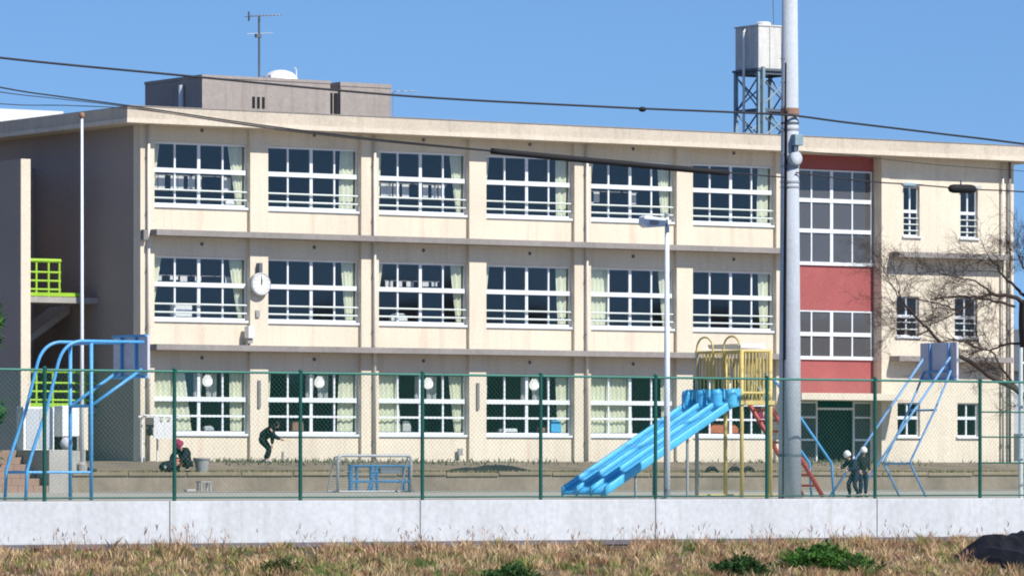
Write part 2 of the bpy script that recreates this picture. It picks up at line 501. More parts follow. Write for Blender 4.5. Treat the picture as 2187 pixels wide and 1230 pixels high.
# the last bay on the right carries extra cross bars, as on a gate leaf
for zz in (2.0, 1.42, 0.82):
    MB().tube([(FX0+FP*8+0.05, 92.05, 1.02+zz), (FX0+FP*9-0.05, 92.05, 1.02+zz)], 0.017, 8).build('cross_bar', M['green'], fence)
gp = MB().tube([at(2180, 1066, 92.6), at(2180, 742, 92.6)], 0.055, 10)
gp.tube([at(2180, 775, 92.6), at(2195, 775, 92.6)], 0.03, 8)
tag(gp.build_at('gate_post', M['rail'], at(2180, 1066, 92.6)), 'pale green post rising above the fence rail by the tree trunk', 'post')

# ---------------------------------------------------------------- school building
BX0, BX1 = 79.85, 116.1
school = thing('school_building', (98, V0, BASE), 'long cream three-storey school building with rows of white framed windows', 'building')
PITCH, WW, C0 = 4.285, 3.6, 82.17
FL = [2.07, 5.78, 9.49]
SOFF, ROOF = 12.88, 13.42
BACK = V0 + 10

# pillars between the windows
for k in range(7):
    c = C0 - PITCH/2 + PITCH*k
    x0, x1 = c - (PITCH - WW)/2, c + (PITCH - WW)/2
    if k == 0: x0 = BX0
    if k == 6: x1 = x1 - 0.02
    MB().box(x0, x1, V0, V0 + 0.46, 0.9, SOFF).build('pillar', M['cream'], school)
# spandrels, lintels per bay and storey
sp_me = MB().box(-WW/2, WW/2, 0, 0.2, 0.002, 0.74).mesh('spandrel', M['spandrel'])
sp0_me = MB().box(-WW/2, WW/2, 0, 0.2, -1.1, 0.74).mesh('base_spandrel', M['spandrel'])
li_me = MB().box(-WW/2, WW/2, 0, 0.2, 2.90, 3.52).mesh('lintel', M['cream'])
vent_me = MB().lathe([(0.0,-0.03),(0.05,-0.03),(0.06,-0.02),(0.06,0.03)], (0,0,0), 12, 'y').mesh('vent', M['darksteel'])
for fl in range(3):
    for b in range(6):
        cx = C0 + PITCH*b
        inst('spandrel', sp0_me if fl == 0 else sp_me, school, (cx - 98, 0.14, FL[fl] - BASE))
        l = inst('lintel', li_me, school, (cx - 98, 0.14, FL[fl] - BASE))
        inst('vent', vent_me, l, (0.05, 0, 3.30))
# projecting ledges
for z in (5.78, 9.49):
    MB().box(80.14, 105.93, V0 - 0.56, V0 + 0.2, z - 0.195, z).build('ledge', M['ledge'], school, bevel=0.01)
    MB().box(110.42, 115.62, V0 - 0.56, V0 + 0.2, z - 0.195, z).build('ledge', M['ledge'], school, bevel=0.01)
# roof slab with fascia and drip lip
RX0, RX1 = 78.98, 117.0
rf = MB().box(RX0, RX1, V0 - 0.70, BACK + 0.8, SOFF, ROOF).build('roof_slab', M['fascia'], school)
MB().box(RX0 - 0.03, RX1 + 0.03, V0 - 0.735, V0 - 0.702, SOFF + 0.004, SOFF + 0.15).build('drip_lip', M['lip'], rf)
MB().box(RX0 - 0.03, RX0 - 0.002, V0 - 0.70, BACK + 0.8, SOFF + 0.004, SOFF + 0.15).build('drip_lip', M['lip'], rf)
MB().box(RX0 - 0.02, RX1 + 0.02, V0 - 0.72, V0 - 0.45, ROOF + 0.002, ROOF + 0.03).build('roof_edge', M['ledge'], rf)
MB().box(RX0 + 0.25, RX1 - 0.25, V0 - 0.44, BACK + 0.6, ROOF + 0.003, ROOF + 0.018).build('roof_bounce_sheet', M['roof'], rf)  # unseen dark sheet added to cut light bounced onto the rooftop rooms
# walls and floors behind the facade
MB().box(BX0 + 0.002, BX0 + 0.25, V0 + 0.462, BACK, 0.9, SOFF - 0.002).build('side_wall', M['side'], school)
MB().box(BX1 - 0.25, BX1 - 0.002, V0 + 0.3, BACK, 0.9, SOFF - 0.002).build('side_wall', M['cream'], school)
MB().box(BX0 + 0.25, BX1 - 0.25, BACK - 0.25, BACK, 0.9, SOFF - 0.002).build('back_wall', M['cream'], school)
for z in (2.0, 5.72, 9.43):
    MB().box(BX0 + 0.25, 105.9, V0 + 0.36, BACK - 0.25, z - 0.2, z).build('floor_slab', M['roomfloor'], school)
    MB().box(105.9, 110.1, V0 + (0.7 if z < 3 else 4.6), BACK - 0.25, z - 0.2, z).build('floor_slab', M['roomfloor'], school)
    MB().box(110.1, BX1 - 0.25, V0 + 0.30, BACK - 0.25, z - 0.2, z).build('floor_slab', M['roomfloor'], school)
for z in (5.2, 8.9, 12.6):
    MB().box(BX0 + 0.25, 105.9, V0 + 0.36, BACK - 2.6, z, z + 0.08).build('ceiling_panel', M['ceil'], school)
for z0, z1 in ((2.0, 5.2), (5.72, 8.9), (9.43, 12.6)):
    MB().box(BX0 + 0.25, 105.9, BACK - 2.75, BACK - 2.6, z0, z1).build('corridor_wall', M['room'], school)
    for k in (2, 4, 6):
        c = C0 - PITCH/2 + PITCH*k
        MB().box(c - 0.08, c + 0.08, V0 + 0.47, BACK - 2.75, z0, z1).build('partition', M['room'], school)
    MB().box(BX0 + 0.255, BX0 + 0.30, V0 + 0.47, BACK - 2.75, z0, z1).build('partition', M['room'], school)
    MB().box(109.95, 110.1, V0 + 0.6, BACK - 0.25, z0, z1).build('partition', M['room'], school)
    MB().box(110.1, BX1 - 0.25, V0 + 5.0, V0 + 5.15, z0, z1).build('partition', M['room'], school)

# --- classroom windows
FRY0, FRY1 = 0.15, 0.21
def bar(mb, x0, x1, z0, z1, y0=FRY0, y1=FRY1): mb.box(x0, x1, y0, y1, z0, z1)
def big_frame(transom, lower=None):
    mb = MB(); h = WW/2 - 0.003
    bar(mb, -h, -h+0.06, 0.83, 2.90); bar(mb, h-0.06, h, 0.83, 2.90)
    bar(mb, -h+0.06, h-0.06, 2.82, 2.895); bar(mb, -h+0.06, h-0.06, 0.83, 0.90)
    bar(mb, -h+0.06, h-0.06, transom-0.075, transom+0.075, 0.10, 0.225)
    for x, w in ((0, 0.055), (-WW/4, 0.03), (WW/4, 0.03)):
        bar(mb, x-w, x+w, 0.90, transom-0.075); bar(mb, x-w, x+w, transom+0.075, 2.82)
    if lower:
        bar(mb, -h+0.06, h-0.06, lower-0.035, lower+0.035, 0.135, 0.15)
    return mb.mesh('window', M['alu'])
fr_up = big_frame(1.97)
fr_lo = big_frame(1.95, 1.40)
sill_me = MB().box(-WW/2 + 0.004, WW/2 - 0.004, -0.02, 0.235, 0.745, 0.825).mesh('sill', M['alu'])
gr_me = MB().tube([(-WW/2 + 0.01, 0.07, 0), (WW/2 - 0.01, 0.07, 0)], 0.030, 8).mesh('guard_rail', M['rail'])
def pane_me(x0, x1, z0, z1): return MB().box(x0, x1, 0.176, 0.184, z0, z1).mesh('pane', M['glass'])
q = WW/4
pane_u = pane_me(-q/2+0.02, q/2-0.02, 2.045, 2.82)
pane_l = pane_me(-q/2+0.02, q/2-0.02, 0.90, 1.895)

def curtain(win, xa0, xa1, xb0, xb1, z0, z1, y, mat, nf=9, sag=0.0):
    """hanging cloth: top edge xa0..xa1 at z1, bottom edge xb0..xb1 at z0, gathered into folds"""
    mb = MB(); nx, nz = nf*4, 6
    for j in range(nz + 1):
        t = j / nz
        for i in range(nx + 1):
            s = i / nx
            x = (xa0 + (xa1 - xa0)*s)*(1-t) + (xb0 + (xb1 - xb0)*s)*t
            if sag: x += sag * math.sin(math.pi*t) * (s - 0.5)
            mb.v.append((x, y + 0.035*math.sin(s*nf*2*math.pi + 1.3*t) + 0.01*math.sin(5*t + 9*s), z1 + (z0 - z1)*t))
    w = nx + 1
    for j in range(nz):
        for i in range(nx):
            mb.f.append((j*w+i, j*w+i+1, (j+1)*w+i+1, (j+1)*w+i))
    me = mb.mesh('curtain', mat, fix=False, smooth=True)
    return inst('curtain', me, win, (0, 0, 0))

# left and right curtain widths (fraction of the window) at head and at sill
CUR = {(2,0):(.10,.03,.16,.07), (2,1):(.03,.02,.15,.16), (2,2):(.08,.06,.14,.06), (2,3):(.09,.03,.13,.12), (2,4):(.09,.02,.14,.09), (2,5):(.04,.02,.13,.14),
       (1,0):(.12,.03,.15,.05), (1,1):(.05,.01,.14,.09), (1,2):(.10,.02,.13,.06), (1,3):(.09,.03,.13,.10), (1,4):(.25,.24,.13,.07), (1,5):(.05,.02,.13,.10),
       (0,0):(.36,.44,.14,.13), (0,1):(.08,.05,.16,.18), (0,2):(.26,.30,.15,.08), (0,3):(.07,.05,.13,.10), (0,4):(.52,.55,.10,.08), (0,5):(.07,.05,.10,.08)}
for fl in range(3):
    for b in range(6):
        cx = C0 + PITCH*b
        w = inst('window', fr_lo if fl == 0 else fr_up, school, (cx - 98, 0.10, FL[fl] - BASE))
        inst('sill', sill_me, w, (0, 0, 0))
        for k in range(4):
            for pm in (pane_u, pane_l):
                p_ = inst('pane', pm, w, (-WW/2 + q*(k+0.5), 0, 0))
                p_.rotation_euler = (random.uniform(-.004, .004), 0, random.uniform(-.006, .006))
        if fl:
            for z in (1.06, 1.33): inst('guard_rail', gr_me, w, (0, 0, z))
        a, a2, c, c2 = CUR[(fl, b)]
        hw = WW/2 - 0.05
        curtain(w, -hw, -hw + a*WW, -hw, -hw + a2*WW, 0.92, 2.85, 0.30, M['curtain'], max(2, int(a*22)))
        curtain(w, hw - c*WW, hw, hw - c2*WW, hw, 0.92, 2.85, 0.30, M['curtain'], max(2, int(c*22)))
        if fl == 0 and b < 4:      # net curtains gathered in the upper lights of the ground floor
            curtain(w, 0.08, 0.42, 0.08, 0.36, 2.0, 2.8, 0.62, M['curtain2'], 3)
            curtain(w, 0.52, 0.95, 0.56, 0.95, 2.0, 2.8, 0.62, M['curtain2'], 3)

# --- stairwell: recessed red panels and tall glazing
SV = V0 + 0.45
MB().box(105.955, 110.045, SV + 0.02, SV + 0.2, 12.37, SOFF - 0.002).build('red_panel', M['red'], school)
MB().box(105.955, 110.045, SV + 0.02, SV + 0.2, 7.38, 8.99).build('red_panel', M['red'], school)
MB().box(105.955, 110.045, SV + 0.02, SV + 0.2, 4.42, 5.65).build('red_panel', M['red'], school)
MB().box(110.05, 110.40, V0, V0 + 0.66, 0.9, SOFF).build('pillar', M['cream'], school)
MB().box(105.94, 106.36, SV + 0.03, SV + 0.2, 8.99, 12.37).build('stair_jamb', M['cream'], school)
MB().box(105.94, 106.36, SV + 0.03, SV + 0.2, 5.65, 7.38).build('stair_jamb', M['cream'], school)
def stair_window(z0, z1, rows):
    x0, x1 = 106.365, 109.96
    mb = MB(); y0, y1 = SV - 0.0, SV + 0.07
    mb.box(x0, x0+0.05, y0, y1, z0, z1).box(x1-0.05, x1, y0, y1, z0, z1)
    mb.box(x0+0.05, x1-0.05, y0, y1, z1-0.05, z1)
    mb.box(x0-0.1, x1+0.08, y0-0.05, y1, z0-0.09, z0+0.03)
    ts = [z0 + 0.03] + rows + [z1 - 0.05]
    xs = [x0, 107.27, 108.16, 109.08, x1]
    for t in rows: mb.box(x0+0.05, x1-0.05, y0-0.02, y1+0.01, t-0.07, t+0.07)
    for j in range(len(ts)-1):
        lo = ts[j] + (0.07 if j else 0); hi = ts[j+1] - (0.07 if j < len(ts)-2 else 0)
        for x, w in ((107.27,.028),(108.16,.065),(109.08,.028)): mb.box(x-w, x+w, y0, y1, lo, hi)
    win = mb.build('stair_window', M['alu'], school)
    for j in range(len(ts)-1):
        lo = ts[j] + (0.07 if j else 0); hi = ts[j+1] - (0.07 if j < len(ts)-2 else 0)
        for i in range(4):
            MB().box(xs[i]+0.03, xs[i+1]-0.03, SV+0.03, SV+0.038, lo, hi).build('pane', M['glass_st'], win)
stair_window(9.06, 12.36, [10.19, 11.27])
stair_window(5.72, 7.37, [6.53])
# flights of stairs inside the stairwell
for zc, up in ((2.05, 1), (3.9, -1), (5.75, 1), (7.6, -1)):
    mb = MB()
    for k in range(10):
        x = (106.4 + 0.34*k) if up > 0 else (109.8 - 0.34*k)
        y0 = V0 + 2.4 if up > 0 else V0 + 4.0
        mb.box(x, x+0.34, y0, y0+1.5, zc + 0.18*k - 0.1, zc + 0.18*(k+1))
    mb.build('stair_flight', M['room'], school)
# entrance: canopy, doors and side lights
MB().box(105.5, 110.6, V0 - 1.35, SV + 0.2, 4.17, 4.41).build('entrance_canopy', M['cream'], school, bevel=0.01)
ent = MB()
EX = [105.96, 106.75, 107.55, 109.2, 110.04]
for x in EX[:-1]: ent.box(x, x+0.06, SV+0.1, SV+0.17, 1.9, 4.165)
ent.box(109.98, 110.04, SV+0.1, SV+0.17, 1.9, 4.165)
for i in (0, 1, 3):
    a, c = EX[i]+0.06, EX[i+1] if i < 3 else 109.98
    for z in (1.95, 2.75, 3.55, 4.08): ent.box(a, c, SV+0.1, SV+0.17, z, z+0.07)
ent.box(107.61, 109.2, SV+0.1, SV+0.17, 3.85, 3.93)
door = ent.build('entrance_door', M['alu'], school)
for i in (0, 1, 3):
    a, c = EX[i]+0.06, EX[i+1] if i < 3 else 109.98
    for z0, z1 in ((2.02, 2.75), (2.82, 3.55), (3.62, 4.08)):
        MB().box(a, c, SV+0.13, SV+0.136, z0, z1).build('pane', M['glass_st'], door)
MB().box(107.62, 109.18, SV+1.2, SV+0.25, 2.0, 3.84).build('doorway_shade', M['black'], door)  # black block standing in for the unlit entrance opening
MB().box(105.96, 110.04, V0-1.6, SV+0.1, 0.9, 1.97).build('entrance_step', M['concrete'], school, bevel=0.01)

# --- right-hand bay with small windows
RXa, RXb = 110.40, BX1
small = [(9.49, [(111.05, 111.78), (113.64, 114.44)], 10.09, 11.86, 'tall'),
         (5.78, [(110.74, 111.76), (113.38, 114.42)], 6.50, 7.93, 'mid'),
         (2.07, [(110.78, 111.80), (113.50, 114.48)], 2.92, 4.13, 'low')]
zr = [0.9]
wall_mb = MB()
bands = []
for base, wins, z0, z1, kind in small[::-1]:
    bands.append((z0, z1, wins))
zc = 0.9
WY0, WY1 = V0 + 0.02, V0 + 0.28
for z0, z1, wins in bands:
    wall_mb.box(RXa, RXb, WY0, WY1, zc, z0)
    xs = [RXa] + [x for w in wins for x in w] + [RXb]
    for i in range(0, len(xs), 2): wall_mb.box(xs[i], xs[i+1], WY0, WY1, z0 + 0.0005, z1 - 0.0005)
    zc = z1
wall_mb.box(RXa, RXb, WY0, WY1, zc, SOFF - 0.001)
wall_mb.build('end_wall', M['cream'], school)
for base, wins, z0, z1, kind in small:
    for (x0, x1) in wins:
        mb = MB(); y0, y1 = V0+0.13, V0+0.19; t = 0.05; xm = (x0+x1)/2
        mb.box(x0+.003, x0+t, y0, y1, z0+.003, z1-.003).box(x1-t, x1-.003, y0, y1, z0+.003, z1-.003)
        mb.box(x0+t, x1-t, y0, y1, z1-t, z1-.003).box(x0+t, x1-t, y0, y1, z0+.003, z0+t)
        zt = z0 + (z1-z0)*(0.50 if kind != 'low' else 0.55)
        mb.box(x0+t, x1-t, y0-0.02, y1+.01, zt-0.055, zt+0.055)
        mb.box(xm-.03, xm+.03, y0, y1, z0+t, zt-0.055).box(xm-.03, xm+.03, y0, y1, zt+0.055, z1-t)
        win = mb.build('small_window', M['alu'], school)
        for a, c in ((x0+t, xm-.03), (xm+.03, x1-t)):
            MB().box(a, c, y0+.026, y0+.034, z0+t, zt-.055).build('pane', M['glass'], win)
            MB().box(a, c, y0+.026, y0+.034, zt+.055, z1-t).build('pane', M['glass'], win)
        MB().box(x0-.06, x1+.06, V0-.06, V0+.12, z0-.07, z0-.003).build('sill', M['alu'], win)
        if kind != 'low':
            for g in (0.2, 0.42, 0.64) if kind == 'tall' else (0.25, 0.5):
                MB().tube([(x0+.003, V0+.09, z0+g), (x1-.003, V0+.09, z0+g)], 0.022, 8).build('guard_rail', M['rail'], win)
        if kind == 'tall':
            MB().box(x0+.02, x1-.02, V0-.22, V0+0.02, z1+0.02, z1+0.10).build('window_hood', M['alu_grey'], win)

# --- downpipes with brackets
def downpipe(x, mat, zt, zb=2.0, r=0.05):
    d = MB().tube([(x, V0-0.10, zb), (x, V0-0.10, zt)], r, 10).build('downpipe', mat, school, smooth=True)
    for z in np.arange(zb+0.6, zt, 1.85):
        MB().box(x-r-.02, x+r+.02, V0-.10, V0-0.001, z, z+0.05).build('bracket', M['pipe_dark'], d)
for x in (80.10, 88.72, 97.28): downpipe(x, M['pipe'], SOFF)
downpipe(115.50, M['pipe'], SOFF, r=0.045)
downpipe(115.82, M['pipe_dark'], SOFF, r=0.05)
# corner strip of the left gable and a black hopper at the ledge
MB().box(79.86, 80.02, V0-0.2, V0-0.02, 9.15, 9.48).build('rain_hopper', M['pipe_dark'], school)
# slim slots in the ground-floor pillars
for k in (1, 3):
    c = C0 - PITCH/2 + PITCH*k
    MB().box(c-0.07, c+0.03, V0-0.06, V0-0.001, 3.75, 4.65).build('wall_trunking', M['pipe_dark'], school)
MB().box(*(lambda p: (p.x-.09, p.x+.09, V0-.03, V0+.039, p.z-.12, p.z+.12))(at(983, 965, V0))).build('wall_socket_box', M['greybag'], school)

# --- rooftop rooms (part of the building)
PV = 146.5
ph = MB().box(83.87, 88.86, PV, 150.4, ROOF, 14.78).build('rooftop_room', M['roofbox'], school)
MB().box(83.85, 88.88, PV-0.02, 150.42, 14.782, 14.88).build('coping', M['roofbox'], ph)
for k in range(3):
    x = 85.80 + 0.19*k
    MB().box(x, x+0.10, PV-0.02, PV-0.001, 13.84, 14.22).build('vent_or_shade_slot', M['black'], ph)
MB().tube([(83.77, 147.75, ROOF), (83.77, 147.75, 14.6)], 0.09, 10).build('vent_pipe', M['white'], ph)
ph2 = MB().box(89.27, 91.28, PV, 150.0, ROOF, 14.72).build('rooftop_room', M['roofbox'], school)
MB().box(89.25, 91.30, PV-0.02, 150.02, 14.722, 14.86).build('coping', M['roofbox'], ph2)
lw = MB().box(88.862, 89.268, PV+0.12, PV+1.1, ROOF, 14.55).build('link_wall', M['roofbox'], ph2)
for x in (88.88, 89.08): MB().box(x, x+.13, PV+0.08, PV+0.119, 13.66, 14.48).build('vent_or_shade_slot', M['black'], lw)  # black strips imitating the shade in the gap between the rooms

# --- outside stair at the left gable
LV = 146.34
MB().box(76.99, 77.34, LV, LV+0.06, 0.9, 11.83).build('stair_pillar', M['cream'], school)
MB().box(76.993, 77.337, LV+0.061, LV+0.4, 0.9, 11.827).build('stair_pillar', M['side'], school)  # flank of the same cream pillar, painted darker as its shaded side
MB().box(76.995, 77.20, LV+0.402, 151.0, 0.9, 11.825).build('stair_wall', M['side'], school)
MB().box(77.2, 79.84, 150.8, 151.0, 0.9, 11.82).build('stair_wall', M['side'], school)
for z in (7.36, 3.75):
    MB().box(77.345, 79.845, LV+0.02, 148.0, z-0.19, z).build('stair_landing', M['concrete'], school)
    rl = MB(); ym = LV + 0.10
    for zz in (1.18, 0.80, 0.52, 0.24):
        rl.tube([(77.345, ym, z+zz), ((78.5 if z > 5 else 79.84), ym, z+zz)], 0.065 if zz == 1.18 else 0.035, 8)  # upper rails cut short to imitate the shade over their far part
    for x in ((77.6, 78.05, 78.45) if z > 5 else (77.6, 78.2, 78.8, 79.4)): rl.box(x-.03, x+.03, ym-.03, ym+.03, z, z+1.18)
    rl.box(77.345, 79.3, ym-.04, ym+.04, z+0.02, z+0.14)
    rl.build('stair_railing', M['lime'], school)
for z0 in (2.37, 3.75+1.8):
    mb = MB()
    mb.prism([(77.4, z0), (79.8, z0+1.6), (79.8, z0+1.35), (77.4, z0-0.25)], 148.2, 149.6, 'xz')
    mb.build('stair_flight', M['concrete'], school)
mb = MB(); mb.prism([(79.8, 3.9), (77.4, 5.5), (77.4, 5.25), (79.8, 3.65)], 149.7, 150.75, 'xz'); mb.build('stair_flight', M['concrete'], school)

# landing with a concrete block and tiled steps in front of the outside stair
tag(MB().box(77.195, 79.84, 143.7, 151, 0.9, 1.93).build('stair_foot', M['concrete']), kind='structure')
bu0, bu1, bv0 = U(105, 134), U(150, 134), 134.0
bv1 = bv0*bu0/U(22, bv0)                                  # depth of the block's shaded left side
bz1 = Z(960, 105, bv0)
lb = MB().box(bu0, bu1, bv0, bv1, 0.9, bz1).build_at('landing_block', M['concrete'], (bu0, bv0, 0.9), bevel=0.015)
tag(lb, 'square grey concrete block beside the brown steps at the foot of the outside stair', 'block')
stp = thing('brown_steps', (bu0-2, bv0, YARD), 'flight of brown tiled steps climbing at the left edge of the picture', 'steps')
NS = 6
rise, tread = (bz1 - YARD)/NS, (bv1 - bv0)/NS
for k in range(NS):
    y0 = bv0 + tread*k
    for i in range(10):
        x0 = bu0 - 0.01 - 0.52*(i+1)
        MB().box(x0+.005, x0+.515, y0, bv1 + 0.03 - 0.004*k, YARD - 0.05 + rise*k + (0.05 if k else 0), YARD + rise*(k+1) - 0.005).build('step_tile', M['brick'], stp)
tag(MB().box(bu0 - 5.2, U(188, 136.4), bv1 + 0.06, 144.5, 0.9, bz1 - 0.01).build('landing', M['concrete']), kind='structure')

# ---------------------------------------------------------------- things on the facade and roof
cl = thing('wall_clock', (84.26, V0, 7.4), 'big round white wall clock on the pillar between two second-floor windows', 'clock')
MB().lathe([(0.34, 0), (0.38, -0.05), (0.38, -0.18), (0.35, -0.20), (0.32, -0.19)], (84.26, V0 - 0.02, 7.80), 36, 'y').build('clock_case', M['steel'], cl, smooth=False)
face = MB().lathe([(0.325, -0.195), (0.325, -0.205)], (84.26, V0 - 0.02, 7.80), 36, 'y').build('clock_face', M['whitebox'], cl)
for k in range(12):
    a = math.pi*k/6
    c_, s_ = math.sin(a), math.cos(a)
    MB().tube([(84.26 + 0.255*c_, V0 - 0.228, 7.80 + 0.255*s_), (84.26 + 0.30*c_, V0 - 0.228, 7.80 + 0.30*s_)], 0.008, 6).build('hour_mark', M['black'], face)
MB().box(84.25, 84.275, V0 - 0.238, V0 - 0.230, 7.78, 8.05).build('minute_hand', M['black'], cl)
MB().prism([(84.25, 7.78), (84.275, 7.78), (84.30, 7.95), (84.28, 7.96)], V0 - 0.248, V0 - 0.240, 'xz').build('hour_hand', M['black'], cl)
MB().box(84.20, 84.32, V0 - 0.20, V0 - 0.001, 8.185, 8.50).build('clock_bracket', M['darksteel'], cl)

b1 = thing('wall_speaker', (83.85, V0, 5.95), 'small white horn loudspeaker box fixed low on the joint left below the clock', 'loudspeaker')
MB().box(83.74, 83.97, V0 - 0.28, V0 - 0.001, 6.02, 6.42).build('speaker_box', M['whitebox'], b1, bevel=0.02)
MB().box(83.76, 83.95, V0 - 0.20, V0 - 0.002, 5.86, 6.015).build('bracket', M['greybag'], b1)
b2 = MB().box(84.16, 84.30, V0 - 0.06, V0 - 0.001, 6.72, 6.95).build_at('junction_box', M['greybag'], (84.23, V0, 6.72))
tag(b2, 'little grey junction box on the cream pillar straight below the clock', 'electric box')

# flagpole
FPX = U(175, 135.4)
FPZ = Z(247, 175, 135.4)
fp = thing('flagpole', (FPX, 135.4, TERR), 'slim pale flagpole standing before the shaded gable of the school', 'flagpole')
MB().tube([(FPX, 135.4, TERR), (FPX, 135.4, 6), (FPX, 135.4, FPZ - 0.1)], [0.065, 0.055, 0.04], 10).build('mast', M['alu'], fp, smooth=True)
MB().ball((FPX, 135.4, FPZ), 0.09, 0.09, 0.10).build('finial', M['rust'], fp, smooth=True)
MB().lathe([(0.16, 0), (0.16, 0.25), (0.08, 0.32)], (FPX, 135.4, TERR), 12).build('base_collar', M['concrete'], fp)

# TV aerial on the rooftop room
an = thing('tv_aerial', (86.75, 147.6, 14.88), 'thin TV aerial with horizontal elements standing on the rooftop room', 'aerial')
ax, ay = 86.72, 147.6
MB().tube([(ax, ay, 14.88), (ax, ay, 17.05)], 0.04, 8).build('mast', M['darksteel'], an)
bm_ = MB(); bm_.tube([(ax-0.40, ay, 17.02), (ax+0.75, ay-0.1, 17.12)], 0.022, 6).build('boom', M['steel'], an)
for k in range(9):
    t = k/8; x = ax - 0.40 + 1.15*t; L = 0.30 - 0.12*t
    MB().tube([(x, ay - 0.1*t - L, 17.02 + 0.1*t), (x, ay - 0.1*t + L, 17.02 + 0.1*t)], 0.012, 6).build('element', M['steel'], an)
MB().tube([(ax-0.40, ay, 16.86), (ax-0.40, ay, 17.18)], 0.035, 6).build('reflector', M['darksteel'], an)
MB().box(ax-0.14, ax+0.05, ay-0.06, ay+0.06, 16.32, 16.44).build('amplifier_box', M['darksteel'], an)
MB().tube([(ax-0.5, ay, 16.42), (ax+0.55, ay, 16.50)], 0.012, 6).build('lower_boom', M['steel'], an)
# white domed hatch
dm = thing('roof_dome', (88.1, 148.6, 14.88), 'bright white domed hood on the rooftop room beside the aerial', 'roof hood')
MB().lathe([(0.62, 0), (0.62, 0.10), (0.56, 0.25), (0.42, 0.38), (0.2, 0.46), (0.02, 0.48)], (88.15, 148.6, 14.88), 24).build('hood', M['whitebox'], dm, smooth=True)
MB().box(87.6, 87.95, 148.3, 148.9, 14.88, 15.16).build('hood_box', M['whitebox'], dm, bevel=0.03)
MB().tube([(88.78, 148.6, 14.88), (88.78, 148.6, 15.4), (88.70, 148.6, 15.46)], 0.02, 6).build('hook_pipe', M['whitebox'], dm)
rvp = thing('small_aerial', (94.2, 147.5, ROOF), 'tiny faint wire aerial just above the roof edge right of the rooftop rooms', 'aerial')
MB().tube([(92.0, 147.5, ROOF), (92.0, 147.5, 14.75)], 0.015, 6).build('mast', M['steel'], rvp)
MB().tube([(91.7, 147.5, 14.7), (92.9, 147.4, 14.76)], 0.012, 6).build('boom', M['steel'], rvp)
for k in range(5): MB().tube([(91.75+.26*k, 147.3, 14.71+.01*k), (91.75+.26*k, 147.65, 14.71+.01*k)], 0.008, 5).build('element', M['steel'], rvp)

# water tank on its steel tower
TU0, TU1, TV0, TV1 = 107.9, 109.45, 148.0, 149.4
tw = thing('tank_tower', (108.7, 148.7, ROOF), 'grey-blue braced steel tower under the rooftop water tank', 'steel tower')
for x in (TU0, TU1):
    for y in (TV0, TV1): MB().box(x-.06, x+.06, y-.06, y+.06, ROOF, 16.15).build('leg', M['bluesteel'], tw)
for z in (13.6, 14.75, 16.09):
    for y in (TV0, TV1): MB().box(TU0+.06, TU1-.06, y-.03, y+.03, z-.05, z+.05).build('girt', M['darksteel'], tw)
    for x in (TU0, TU1): MB().box(x-.03, x+.03, TV0+.06, TV1-.06, z-.05, z+.05).build('girt', M['darksteel'], tw)
for z0, z1 in ((13.62, 14.72), (14.78, 16.04)):
    for y in (TV0, TV1):
        MB().tube([(TU0, y, z0), (TU1, y, z1)], 0.03, 6).build('brace', M['bluesteel'], tw)
        MB().tube([(TU0, y+.05, z1), (TU1, y+.05, z0)], 0.03, 6).build('brace', M['darksteel'], tw)
    for x in (TU0, TU1):
        MB().tube([(x, TV0, z0), (x, TV1, z1)], 0.03, 6).build('brace', M['bluesteel'], tw)
        MB().tube([(x+.05, TV0, z1), (x+.05, TV1, z0)], 0.03, 6).build('brace', M['darksteel'], tw)
tk = thing('water_tank', (108.7, 148.7, 16.16), 'pale square panelled water tank high on the steel tower behind the utility pole', 'water tank')
MB().box(TU0-.02, TU1+.02, TV0-.02, TV1+.02, 16.24, 17.78).build('tank_body', M['tank'], tk, bevel=0.03)
MB().box(TU0-.1, TU1+.1, TV0-.1, TV1+.1, 16.16, 16.238).build('tank_base', M['darksteel'], tk)
for x in (TU0+.50, TU0+1.02): MB().box(x-.02, x+.02, TV0-.05, TV0-.021, 16.24, 17.77).build('panel_rib', M['tank'], tk)
for y in (TV0+.46, TV0+.93): MB().box(TU0-.05, TU0-.021, y-.02, y+.02, 16.24, 17.77).build('panel_rib', M['tank'], tk)
MB().box(TU0-.05, TU1+.05, TV0-.05, TV1+.05, 17.781, 17.83).build('tank_lid', M['tank'], tk)
MB().lathe([(0.28, 0), (0.28, .1), (.2, .14)], (TU0+.5, TV0+.4, 17.83), 14).build('hatch', M['whitebox'], tk)
MB().tube([(TU0-.14, TV0+.72, ROOF), (TU0-.14, TV0+.72, 17.6), (TU0-.04, TV0+.72, 17.7)], 0.05, 8).build('riser_pipe', M['white'], tk)
MB().tube([(TU0+.12, TV0-.12, ROOF), (TU0+.12, TV0-.12, 16.3)], 0.075, 8).build('riser_pipe', M['bluesteel'], tk)
MB().tube([(TU1-.5, TV0+.5, 17.8), (TU1-.55, TV0+.5, 19.2)], 0.014, 6).build('lightning_rod', M['darksteel'], tk)

